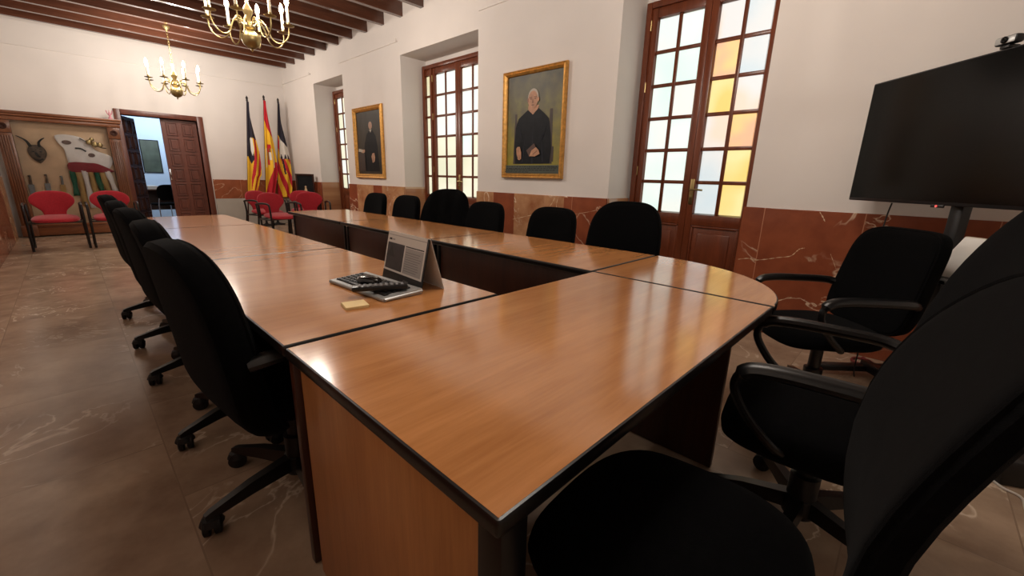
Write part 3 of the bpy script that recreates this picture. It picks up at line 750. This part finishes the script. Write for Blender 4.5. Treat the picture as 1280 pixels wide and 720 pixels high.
# ------------------------------------------------------------------ paintings
def canvas(o, W, Hh, bg, shapes, mats):
    """flat painting: background plus thin painted layers; local x across (0..W), z up, facing -y"""
    mb = MB(); mb.add([(0,0,0),(W,0,0),(W,0,Hh),(0,0,Hh)], [(0,1,2,3)], 0)
    for k, (pts, mi) in enumerate(shapes):
        pts = [(u*W, v*Hh) for u, v in pts]
        mb.add([(x, -.0006*(k+1), z) for x, z in pts], [tuple(range(len(pts)))], mi)
    return mb.build('canvas', mats, o, smooth=0)
def ell(cx, cy, rx, ry, n=20, a0=0, a1=2*pi): return [(cx+rx*cos(a0+(a1-a0)*i/n), cy+ry*sin(a0+(a1-a0)*i/n)) for i in range(n)]
def pframe(o, W, Hh, fw, mt, dep=.045):
    prof = [(0,0),(0,-dep*.6),(fw*.18,-dep),(fw*.45,-dep*.75),(fw*.6,-dep*.95),(fw*.8,-dep*.7),(fw,-dep*.3),(fw,0)]
    mb = MB(); vs = []; n = len(prof)
    for sx, sz in ((0,0),(1,0),(1,1),(0,1)):
        for d, y in prof: vs.append(((-fw+d) if sx == 0 else (W+fw-d), y, (-fw+d) if sz == 0 else (Hh+fw-d)))
    fs = []
    for c in range(4):
        c2 = (c+1) % 4
        for i in range(n):
            j = (i+1) % n; fs.append((c*n+i, c2*n+i, c2*n+j, c*n+j))
    mb.add(vs, fs); return mb.build('frame', mt, o, smooth=20)
def paint_mat(n, c1, c2, sc=6): 
    return flat(n, c1, .55, noise=.35, nscale=sc) if c2 is None else wood(n, c1, c2, 'z', .5, freq=.4)
def wall_pic(name, yl, yr_, z0, z1, fw, label, mats, shapes):
    W, Hh = (yl-yr_)-2*fw, (z1-z0)-2*fw
    o = thing(name, (XW-.004, yl-fw, z0+fw), -pi/2, label, 'painting')
    canvas(o, W, Hh, 0, shapes, mats); pframe(o, W, Hh, fw, M['gold']); return o
m, nt, b, N, K = base('olive_background')
tc = N('TexCoord'); n1 = N('TexNoise'); n1.inputs['Scale'].default_value = 7; n1.inputs['Detail'].default_value = 6; K(tc.outputs['Object'], n1.inputs['Vector'])
sp = N('SeparateXYZ'); K(tc.outputs['Object'], sp.inputs[0]); ma = N('Math'); ma.operation = 'MULTIPLY_ADD'; ma.inputs[1].default_value = -.55; ma.inputs[2].default_value = .62; K(sp.outputs[2], ma.inputs[0])
ad = N('Math'); ad.operation = 'MULTIPLY_ADD'; ad.inputs[1].default_value = .7; K(n1.outputs['Fac'], ad.inputs[0]); K(ma.outputs[0], ad.inputs[2])
rp = N('ValToRGB'); rp.color_ramp.elements[0].position = .3; rp.color_ramp.elements[0].color = lin((62,58,44)); rp.color_ramp.elements[1].position = .95; rp.color_ramp.elements[1].color = lin((142,132,34))
e_ = rp.color_ramp.elements.new(.55); e_.color = lin((92,86,52)); K(ad.outputs[0], rp.inputs['Fac']); K(rp.outputs['Color'], b.inputs['Base Color']); b.inputs['Roughness'].default_value = .5
olive = m
skin = flat('painted_skin', (176,128,96), .55, noise=.2, nscale=25); skind = flat('painted_skin_dark', (122,82,60), .55); robe = flat('painted_black_robe', (20,22,27), .5, spec=.15, noise=.35, nscale=14)
chairp = flat('painted_chair', (52,36,28), .55); hairp = flat('painted_hair', (170,160,146), .55); bookp = flat('painted_book', (74,44,32), .55); capt = flat('painted_caption_band', (74,82,72), .55); ink = flat('painted_ink', (28,28,26), .6); collar = flat('painted_fold', (36,38,46), .55, spec=.15)
sh = [([(.13,.10),(.20,.10),(.19,.62),(.15,.62)], 4), ([(.78,.10),(.86,.10),(.84,.64),(.79,.64)], 4), ([(.80,.28),(.88,.27),(.88,.12),(.85,.12),(.85,.24),(.80,.25)], 4),
      ([(.17,.10),(.15,.28),(.17,.48),(.22,.57),(.38,.645),(.44,.665),(.58,.665),(.70,.60),(.78,.55),(.82,.40),(.84,.25),(.82,.10)], 3),
      ([(.40,.65),(.49,.60),(.58,.655),(.60,.69),(.40,.69)], 1), ([(.485,.10),(.50,.60),(.515,.10)], 9), ([(.30,.12),(.36,.40),(.33,.12)], 9), ([(.68,.12),(.66,.42),(.71,.12)], 9), ([(.24,.50),(.30,.36),(.36,.31),(.27,.38)], 9), ([(.74,.50),(.68,.36),(.60,.30),(.71,.40)], 9),
      (ell(.49,.765,.098,.090), 5), (ell(.485,.745,.088,.088), 1), (ell(.395,.745,.014,.022), 2), (ell(.585,.745,.014,.022), 1),
      (ell(.45,.755,.020,.006), 2), (ell(.53,.755,.020,.006), 2), ([(.485,.755),(.505,.715),(.475,.713)], 2), (ell(.49,.693,.026,.006), 2), ([(.42,.772),(.47,.776),(.47,.768),(.42,.764)], 2), ([(.51,.776),(.56,.772),(.56,.764),(.51,.768)], 2),
      ([(.20,.26),(.22,.28),(.27,.28),(.30,.22),(.30,.155),(.27,.14),(.24,.145),(.21,.20)], 1), ([(.225,.16),(.235,.21),(.24,.155)], 2), ([(.262,.15),(.268,.21),(.276,.15)], 2),
      ([(.40,.24),(.54,.31),(.585,.26),(.58,.21),(.46,.17)], 6), ([(.46,.18),(.50,.24),(.58,.27),(.63,.24),(.65,.20),(.56,.175)], 1), ([(.52,.20),(.60,.235),(.61,.23),(.53,.194)], 2),
      ([(.0,.0),(1,.0),(1,.085),(.0,.085)], 7)]
for r_ in range(4):
    u = .02
    while u < .96 and not (r_ == 3 and u > .5):
        w_ = random.uniform(.02, .07); z_ = .066-r_*.019
        sh.append(([(u, z_), (min(.98, u+w_), z_), (min(.98, u+w_), z_+.008), (u, z_+.008)], 8)); u += w_+.014
wall_pic('portrait_painting', 3.490, 2.562, 1.190, 2.372, .055, 'large gilt framed portrait of a seated man in black robes holding a book', [olive, skin, skind, robe, chairp, hairp, bookp, capt, ink, collar], sh)
dk = flat('dark_background', (56,50,42), .45, spec=.2, noise=.3, nscale=5); dk2 = flat('dark_figure', (24,24,26), .5, spec=.15, noise=.3, nscale=9)
sh = [([(.30,.04),(.22,.25),(.30,.5),(.40,.64),(.52,.70),(.64,.70),(.76,.60),(.82,.42),(.84,.2),(.86,.04)], 2), (ell(.57,.80,.085,.058), 4), (ell(.565,.775,.070,.060), 1), (ell(.54,.785,.014,.005), 3), (ell(.595,.785,.014,.005), 3), (ell(.568,.745,.02,.004), 3), ([(.56,.775),(.575,.757),(.555,.757)], 3),
      ([(.52,.71),(.57,.66),(.62,.71)], 5), ([(.14,.36),(.20,.40),(.30,.40),(.30,.36),(.20,.33)], 1), ([(.56,.28),(.60,.33),(.68,.34),(.71,.27),(.68,.20),(.60,.18)], 1), ([(.60,.20),(.62,.28),(.635,.20)], 3), ([(.0,.05),(.30,.05),(.30,.34),(.0,.36)], 6), ([(.03,.37),(.20,.36),(.22,.40),(.05,.42)], 5)]
wall_pic('portrait_painting', 7.335, 6.32, 1.125, 2.318, .075, 'dark gilt framed portrait hanging between the two farther windows', [dk, flat('pale_face', (170,130,104), .5), dk2, skind, flat('dark_hair', (22,20,18), .5), flat('linen', (170,160,144), .5), chairp], sh)
# small framed picture on a pedestal in the corner
sp_ = thing('framed_picture', (3.25, 9.3, .64), R(-20), 'small dark framed picture with a pale figure, beside the rightmost flag', 'picture')
o = thing('pedestal', (3.25, 9.3, 0), R(-20), 'low dark wooden pedestal carrying the small dark framed picture', 'pedestal')
q = MB().cbox((-.2,-.12,.0),(.2,.12,.05),.005).cbox((-.16,-.09,.05),(.16,.09,.59),.005).cbox((-.2,-.13,.59),(.2,.13,.639),.005); q.build('body', M['brown_and_shade'], o)
a = MB().add([(-.147,-.02,.04),(.147,-.02,.04),(.147,-.02,.492),(-.147,-.02,.492)], [(0,1,2,3)], 0)
for k_, (pts, mi) in enumerate([([(-.03,.10),(.03,.10),(.025,.2),(.012,.24),(-.012,.24),(-.025,.2)], 1), (ell(0,.262,.018,.022), 1), ([(-.06,.06),(.06,.06),(.06,.095),(-.06,.095)], 2)]):
    a.add([(x, -.021-.0006*k_, z) for x, z in pts], [tuple(range(len(pts)))], mi)
a.build('canvas', [dk2, flat('pale_figure', (210,180,140), .5), flat('brown_base', (96,70,48), .5)], sp_, smooth=0)
q = MB().cbox((-.18,-.04,.0),(-.145,.05,.53),.006).cbox((.145,-.04,.0),(.18,.05,.53),.006).cbox((-.145,-.04,.0),(.145,.05,.045),.006).cbox((-.145,-.04,.49),(.145,.05,.53),.006).box((-.15,.0,.03),(.15,.045,.5)); q.build('frame', M['brown_and_shade'], sp_)

# ------------------------------------------------------------------ chandeliers
def chandelier(name, loc, label, ceil):
    root = thing(name, loc, 0, label, 'chandelier', 'brass chandeliers')
    b_ = MB().lathe([(0,-.115),(.010,-.105),(.014,-.09),(.006,-.08),(.035,-.078),(.070,-.05),(.088,-.005),(.084,.035),(.058,.066),(.03,.07),(.035,.085),(.055,.10),(.058,.12),(.03,.14),(.018,.16),(.022,.20),(.04,.235),(.045,.26),(.03,.29),(.014,.32),(.012,.40),(.02,.43),(.010,.46),(0,.46)], n=24)
    b_.build('baluster', M['brass'], root)
    for i in range(8):
        a = 2*pi*i/8+.25
        def P3(r_, z): return (r_*cos(a), r_*sin(a), z)
        am = MB().tube([P3(*p) for p in smooth_path([(.04,.12),(.09,.165),(.14,.15),(.17,.09),(.20,.02),(.26,-.01),(.32,.02),(.355,.08),(.36,.15)], 6)], .0065, 8)
        am.tube([P3(*p) for p in smooth_path([(.14,.15),(.11,.185),(.075,.18),(.07,.15),(.09,.14),(.10,.155)], 5)], .006, 6)
        am.lathe([(0,.15),(.02,.15),(.052,.158),(.055,.163),(.02,.162),(.016,.17),(.018,.19),(0,.19)], P3(.36,0), 16)
        ao = am.build('arm', M['brass'], root)
        MB().lathe([(0,.18),(.0135,.18),(.0135,.335),(.008,.345),(0,.345)], P3(.36,0), 12).build('candle_tube', M['cream'], ao)
        MB().lathe([(0,.340),(.012,.345),(.022,.372),(.019,.40),(.008,.43),(0,.44)], P3(.36,0), 12).build('bulb', M['bulb'], ao)
    ch = MB(); z = .45; top = ceil-loc[2]; k_ = 0
    while z < top-.05:
        pts = []
        for j in range(14):
            t = 2*pi*j/14; u, v = cos(t)*.013, sin(t)*.024
            pts.append((u, 0, z+.02+v) if k_ % 2 else (0, u, z+.02+v))
        ch.tube(pts, .0035, 6, closed=True); z += .038; k_ += 1
    ch.build('chain', M['brass'], root)
    MB().lathe([(0,top-.07),(.012,top-.07),(.02,top-.05),(.045,top-.02),(.05,top),(.012,top+.003),(.012,top+.23),(0,top+.23)], n=18).build('ceiling_cup', M['brass'], root)
    for i in range(8):
        a = 2*pi*i/8+.25
        l = bpy.data.lights.new('bulb_light', 'POINT'); l.energy = LAMP; l.color = (1.0,.92,.84); l.shadow_soft_size = .03
        lo = bpy.data.objects.new('bulb_light', l); COL.objects.link(lo); lo.location = (loc[0]+.36*cos(a), loc[1]+.36*sin(a), loc[2]+.465)
LAMP = 13.0
chandelier('chandelier', (1.22, 9.03, 2.445), 'farther brass chandelier with lit candle bulbs, hanging near the back wall', 3.43)
chandelier('chandelier', (1.22, 4.88, 2.475), 'nearer brass chandelier with lit candle bulbs, cut by the top of the photo', 3.43)
chandelier('chandelier', (1.22, .70, 2.475), 'unseen brass chandelier added over the near table for light', 3.43)  # out of view, continues the spacing; added to light the near half

# ------------------------------------------------------------------ television on a stand
TVR = math.atan2(.672, .74)          # local +x runs along the screen toward its far (left in photo) edge
tc_ = (2.81, -.405)
tv = thing('television', (tc_[0], tc_[1], 1.10), TVR, 'large black flat television on a stand in front of the window wall', 'television')
MB().cbox((-.614,-.02,0),(.614,.025,.70),.006).build('casing', M['tvframe'], tv)
MB().box((-.605,.0255,.018),(.605,.0265,.692)).build('screen', M['tvblack'], tv)
MB().cbox((-.035,.02,-.012),(.035,.03,.004),.003).build('logo_tab', M['tvframe'], tv)
MB().lathe([(0,.0),(.006,.0),(.006,.003),(0,.003)], (0,0,0), 12).xf(lambda x, y, z: (x, .031+z, y-.004)).build('standby_light', glow('red_led', (220,40,40), 1.0), tv)
MB().cbox((-.2,-.07,.1),(.2,-.02,.45),.01).build('wall_mount', M['tvframe'], tv)
ts = thing('tv_stand', (tc_[0], tc_[1], 0), TVR, 'black pole stand on feet carrying the television and a small shelf', 'stand')
MB().cbox((-.035,-.125,.05),(.035,-.075,1.5),.008).build('pole', M['blackplastic'], ts)
for sx in (-1, 1):
    MB().cbox((sx*.30-.03,-.42,.025),(sx*.30+.03,.22,.07),.012).build('foot', M['blackplastic'], ts)
MB().cbox((-.33,-.13,.03),(.33,-.07,.09),.008).build('crossbar', M['blackplastic'], ts)
MB().cbox((-.26,-.10,.735),(.26,.14,.755),.006).build('shelf', M['blackplastic'], ts)
wc = thing('webcam', (tc_[0]-.075, tc_[1]-.068, 1.80), TVR, 'small webcam clipped on the top edge of the television', 'webcam')
MB().cbox((-.047,-.012,.018),(.047,.028,.055),.010).build('body', M['tvframe'], wc)
MB().lathe([(0,0),(.014,0),(.014,.006),(.009,.008),(0,.004)], (0,0,0), 18).xf(lambda x, y, z: (x, .028+z, y+.037)).build('lens', M['tvblack'], wc)
MB().cbox((-.041,.0275,.023),(.041,.0290,.050),.001).build('face_plate', M['silver'], wc)
MB().cbox((-.02,-.028,.0015),(.02,.024,.018),.004).cbox((-.02,-.032,-.03),(.02,-.026,.01),.002).build('clip', M['blackplastic'], wc)
def lead(name, pts, r_, mt, label):
    o = MB().tube(smooth_path(pts, 8), r_, 8).build(name, mt); tag(o, label, 'cable'); return o
lead('power_cable', [(3.035,-.20,1.096),(3.05,-.19,1.0),(3.03,-.19,.85),(3.0,-.22,.5),(2.98,-.22,.1),(2.98,-.23,.006)], .004, M['rubber'], 'thin black cable hanging from the television down behind the black armchair')
M['whitecable'] = flat('white_cable', (214,206,196), .5)
lead('white_cable', [(2.28,-.67,.004),(2.22,-.72,.005),(2.17,-.76,.005),(2.13,-.79,.005),(2.10,-.835,.005),(1.98,-.84,.005),(1.85,-.90,.005)], .005, M['whitecable'], 'thin white cable lying on the floor at the bottom right')
lead('white_cable', [(2.30,-.74,.1205),(2.33,-.80,.1205),(2.36,-.86,.14),(2.40,-.95,.16)], .005, M['whitecable'], 'short white cable across the black box at the right edge')
lead('red_cable', [(3.22,-.25,.008),(3.30,-.30,.008),(3.38,-.27,.008),(3.36,-.20,.010),(3.27,-.19,.016),(3.22,-.24,.02),(3.30,-.28,.02),(3.38,-.24,.018)], .009, flat('dark_red_cable', (120,46,42), .5), 'dark red cable coiled on the floor by the wall behind the armchair')
bx = thing('equipment_box', (2.29, -.80, 0), R(30), 'black equipment box on the floor under the television', 'box')
MB().cbox((-.11,-.09,.0),(.11,.09,.115),.012).build('body', M['blackplastic'], bx)
q = MB()
for i in range(5): q.box((-.09+i*.04,-.0915,.03),(-.075+i*.04,-.0895,.085))
q.build('vent', M['rubber'], bx)
# things on the stand's shelf
def on_shelf(lx, ly): return (tc_[0]+lx*cos(TVR)-ly*sin(TVR), tc_[1]+lx*sin(TVR)+ly*cos(TVR))
x_, y_ = on_shelf(-.13, .03)
bk = thing('white_folder', (x_, y_, .7555), TVR+R(8), 'white folder of papers leaning on the television stand shelf', 'folder')
MB().cbox((-.05,-.012,0),(.05,.012,.20),.003).xf(lambda x, y, z: (x-.35*z, y-.25*z, z)).build('cover', M['white'], bk)
MB().box((-.044,-.009,.004),(.046,.009,.203)).xf(lambda x, y, z: (x-.35*z+.004, y-.25*z, z)).build('pages', flat('page_edges', (204,194,176), .8), bk)
x_, y_ = on_shelf(.13, .06)
o = MB().cbox((-.04,-.02,0),(.04,.02,.205),.004).cbox((-.032,-.022,.10),(.032,-.0195,.17),.001).build('small_carton', flat('lilac_card', (176,168,176), .6)); o.location = (x_, y_, .7555); o.rotation_euler.z = TVR; tag(o, 'pale lilac carton on the shelf behind the black armchair', 'carton')
x_, y_ = on_shelf(.045, .05)
q = MB().lathe([(0,0),(.03,0),(.034,.01),(.034,.16),(.02,.175),(.02,.195),(0,.195)], n=20); q.cbox((-.022,-.0345,.03),(.022,-.0335,.08),.0004)
o = q.build('yellow_canister', flat('yellow_tin', (196,172,112), .5)); o.location = (x_, y_, .7555); tag(o, 'yellowish canister on the shelf next to the stand pole', 'canister')

# ------------------------------------------------------------------ on the table: keyboard, calendar, mouse, remote, notes
ang = math.atan2(.393-.379, -(.985-1.366))
kb = thing('keyboard', (.470, 1.195, H), R(-90)+R(3), 'silver computer keyboard with black keys lying on the left row table', 'keyboard')
KW, KD = .40, .165                       # local x along the keyboard (toward the near end), y away from its front
k_ = MB().add([(-KW/2,-KD/2,.001),(KW/2,-KD/2,.001),(KW/2,KD/2,.001),(-KW/2,KD/2,.001),(-KW/2,-KD/2,.012),(KW/2,-KD/2,.012),(KW/2,KD/2,.022),(-KW/2,KD/2,.022)], [(0,3,2,1),(4,5,6,7),(0,1,5,4),(1,2,6,5),(2,3,7,6),(3,0,4,7)])
kx = (-1)
k_.tube([(-KW/2,-KD/2,.007),(KW/2,-KD/2,.007)], .0065, 10); k_.tube([(KW/2,-KD/2,.007),(KW/2,KD/2,.012)], .006, 10); k_.tube([(-KW/2,-KD/2,.007),(-KW/2,KD/2,.012)], .006, 10)
k_.build('case', M['silver'], kb)
k_ = MB().add([(-KW/2+.012,-KD/2+.014,.0128),(KW/2-.012,-KD/2+.014,.0128),(KW/2-.012,KD/2-.022,.0208),(-KW/2+.012,KD/2-.022,.0208)], [(0,1,2,3)]); k_.build('key_bed', M['silver'], kb, smooth=0)
for r_ in range(6):
    n = 15 if r_ else 9
    x = -KW/2+.016
    while x < KW/2-.02:
        w_ = .0195 if r_ or not (-.08 < x < .02) else .115
        if x+w_ > KW/2-.014: break
        y0 = -KD/2+.018+r_*.0205; z0 = .0125+(y0+KD/2)*.055
        q = MB().add([(x,y0,z0),(x+w_,y0,z0),(x+w_,y0+.0175,z0+.001),(x,y0+.0175,z0+.001),(x+.002,y0+.002,z0+.006),(x+w_-.002,y0+.002,z0+.006),(x+w_-.002,y0+.0155,z0+.0068),(x+.002,y0+.0155,z0+.0068)], [(4,5,6,7),(0,1,5,4),(1,2,6,5),(2,3,7,6),(3,0,4,7)])
        q.build('key', M['keys'], kb, smooth=0); x += w_+.0025
ms = thing('computer_mouse', (.452, 1.20, H+.022), R(200), 'black computer mouse resting on the keyboard', 'mouse')
q = MB().pad(superell(.034, .056, 2.4, 28, .08), .036, rings=((0,1),(.3,.97),(.6,.85),(.8,.65),(.93,.4),(1,0))); q.xf(lambda x, y, z: (x, y, max(z, -.012)+.0125)); q.build('shell', flat('gloss_black', (10,10,11), .12), ms)
MB().tube([(-.006,.034,.027),(.006,.034,.027)], .006, 10).build('scroll_wheel', M['silver'], ms)
rm = thing('remote_control', (.430, 1.075, H+.0255), R(63), 'long black remote control lying across the keyboard', 'remote control')
q = MB().cbox((-.024,-.10,0),(.024,.10,.018),.006); q.build('body', M['blackplastic'], rm)
q = MB()
for r_ in range(9):
    for c in range(3): q.cbox((-.017+c*.0125,-.085+r_*.019,.017),(-.008+c*.0125,-.075+r_*.019,.0205),.001)
q.build('buttons', flat('grey_buttons', (120,120,122), .5), rm)
cd = thing('desk_calendar', (.575, 1.175, H), R(-90)-R(4), 'white folded tent card with a dark picture and grey text behind the keyboard', 'calendar')
CW, CH = .335, .205; lean_ = .045
def slab(p, q, th):   # leaning sheet from bottom line y=p to apex y=q
    return [(-CW/2,p,.001),(CW/2,p,.001),(CW/2,q,CH),(-CW/2,q,CH),(-CW/2,p+th,.001),(CW/2,p+th,.001),(CW/2,q+th,CH),(-CW/2,q+th,CH)]
bf = [(0,1,2,3),(7,6,5,4),(0,4,5,1),(1,5,6,2),(2,6,7,3),(3,7,4,0)]
MB().add(slab(0, lean_, .003), bf).build('front_sheet', flat('dark_board', (18,18,20), .35), cd, smooth=0)
MB().add(slab(.105, lean_+.0035, .002), bf).build('back_sheet', M['white'], cd, smooth=0)
def pg(u0, v0, u1, v1, d):
    f = lambda u, v: (-CW/2+u*CW, lean_*v-d, CH*v); return [f(u0,v0), f(u1,v0), f(u1,v1), f(u0,v1)]
q = MB().add(pg(.0,.20,.965,1.0,.0006), [(0,1,2,3)], 0)
q.add(pg(.03,.24,.47,.78,.0010), [(0,1,2,3)], 1); q.add(pg(.50,.24,.93,.74,.0010), [(0,1,2,3)], 2); q.add(pg(.50,.755,.93,.775,.0010), [(0,1,2,3)], 3)
q.add(pg(.02,.93,.96,.945,.0010), [(0,1,2,3)], 2); q.add(pg(.05,.83,.12,.87,.0010), [(0,1,2,3)], 3); q.add(pg(.13,.835,.20,.865,.0010), [(0,1,2,3)], 2)
for i in range(9): q.add(pg(.52,.29+i*.045,.52+.38*(.7+.3*random.random()),.305+i*.045,.0013), [(0,1,2,3)], 4)
q.add([pg(.03,.5,.2,.78,.0013)[0], pg(.03,.5,.25,.6,.0013)[1], pg(.03,.5,.15,.72,.0013)[2]], [(0,1,2)], 3)
q.build('printed_page', [flat('page_white', (224,220,214), .6), flat('print_dark', (56,52,56), .5, noise=.3, nscale=20), flat('print_grey', (176,172,170), .6), flat('print_black', (30,28,30), .5), flat('print_text', (140,136,136), .6)], cd, smooth=0)
q = MB()
for i in range(6): q.add(pg(.55+i*.022,.085,.566+i*.022,.11,.0006), [(0,1,2,3)])
q.build('small_lettering', flat('print_pale', (120,120,120), .5), cd, smooth=0)
nt_ = MB()
for i in range(5): nt_.box((-.038+.0006*i,-.038+.0004*i,.0016*i+.0005),(.038+.0006*i,.038,.0016*i+.0019))
o = nt_.build('sticky_notes', flat('pale_yellow_paper', (232,206,150), .75), smooth=0); o.location = (.300, 1.018, H); o.rotation_euler.z = R(-12); tag(o, 'pale yellow sticky note pad in front of the remote control', 'note pad')

# ------------------------------------------------------------------ desk and picture in the room beyond the door
fd = thing('writing_desk', (1.35, 12.5, 0), 0, 'dark desk with papers in the blue room beyond the door', 'desk')
MB().cbox((-.7,-.35,.72),(.7,.35,.75),.004).build('desk_top', M['darkwood'], fd)
for sx in (-1, 1):
    MB().cbox((sx*.64-.02,-.32,.001),(sx*.64+.02,.32,.72),.004).build('side_panel', M['darkwood'], fd)
MB().cbox((-.62,.28,.25),(.62,.30,.72),.003).build('modesty_panel', M['darkwood'], fd)
for i, (x, y, z, w_, rz, lb) in enumerate([(1.0, 12.35, .7505, .21, .2, 'stack of white papers on the desk in the blue room, left one'), (1.36, 12.45, .7505, .30, -.1, 'wide pile of white papers on the desk in the blue room')]):
    p = MB()
    for j in range(6): p.box((-w_/2+.002*j,-.14,.012*j),(w_/2-.002*(j%3),.14,.012*j+.010))
    o = p.build('paper_stack', M['white'], smooth=0); o.location = (x, y, z); o.rotation_euler.z = rz; tag(o, lb, 'papers', 'paper stacks on the far desk')
p = thing('far_picture', (1.08, 13.595, 1.12), 0, 'dark green picture hanging on the blue wall beyond the door', 'picture')
MB().add([(0,-.012,0),(.33,-.012,0),(.33,-.012,.74),(0,-.012,.74)], [(0,1,2,3)]).build('canvas', flat('dark_green_print', (52,62,52), .5, noise=.4, nscale=6), p, smooth=0)
pframe(p, .33, .74, .02, M['rubber'], .02)
vc = thing('visitor_chair', (1.12, 11.75, 0), .3, 'dark chair with metal legs standing before the desk beyond the door', 'chair')
MB().pad(superell(.22,.21,3.2,32), .05).xf(lambda x, y, z: (x, y, .45+z)).build('seat', M['fabric'], vc)
MB().pad(superell(.21,.17,3.2,32), .04).xf(lambda x, h, t: (x, -.22-t-.15*h, .70+h)).build('backrest', M['fabric'], vc)
for sx in (-1, 1):
    for sy in (-1, 1): MB().tube([(sx*.2,sy*.2,.012),(sx*.19,sy*.18,.44)] + ([(sx*.17,-.21,.62)] if sy < 0 else []), .011, 8).build('leg', M['chrome'], vc)

# ------------------------------------------------------------------ light
w = bpy.data.worlds.new('World'); S.world = w; w.use_nodes = True
w.node_tree.nodes['Background'].inputs['Color'].default_value = (.6,.7,.8,1); w.node_tree.nodes['Background'].inputs['Strength'].default_value = .3
def area(name, loc, rot, sx, sy, e, col):
    l = bpy.data.lights.new(name, 'AREA'); l.shape = 'RECTANGLE'; l.size = sx; l.size_y = sy; l.energy = e; l.color = col
    o = bpy.data.objects.new(name, l); COL.objects.link(o); o.location = loc; o.rotation_euler = rot; return o
area('far_room_fill', (1.4, 12.3, 2.7), (R(55),0,0), 1.4, .6, 70, (.86,.93,1.0))  # added area lamp under the ceiling, brightens the blue far wall

# ------------------------------------------------------------------ camera
cam = bpy.data.cameras.new('camera'); co_ = bpy.data.objects.new('camera', cam); COL.objects.link(co_)
from mathutils import Matrix
r_ = (0.69329848, -0.72021706, 0.02499219); u_ = (0.16628914, 0.19362559, 0.96688006); f_ = (0.70120264, 0.66618055, -0.2540046)
co_.matrix_world = Matrix(((r_[0],u_[0],-f_[0],-.3187),(r_[1],u_[1],-f_[1],-.3161),(r_[2],u_[2],-f_[2],1.178),(0,0,0,1)))
cam.sensor_width = 36; cam.lens = 519.57*36/1280; cam.clip_start = .01; cam.clip_end = 100
S.camera = co_
S.view_settings.view_transform = 'Standard'; S.view_settings.look = 'None'; S.view_settings.gamma = 1; S.view_settings.use_curve_mapping = False
S.view_settings.exposure = 0.15
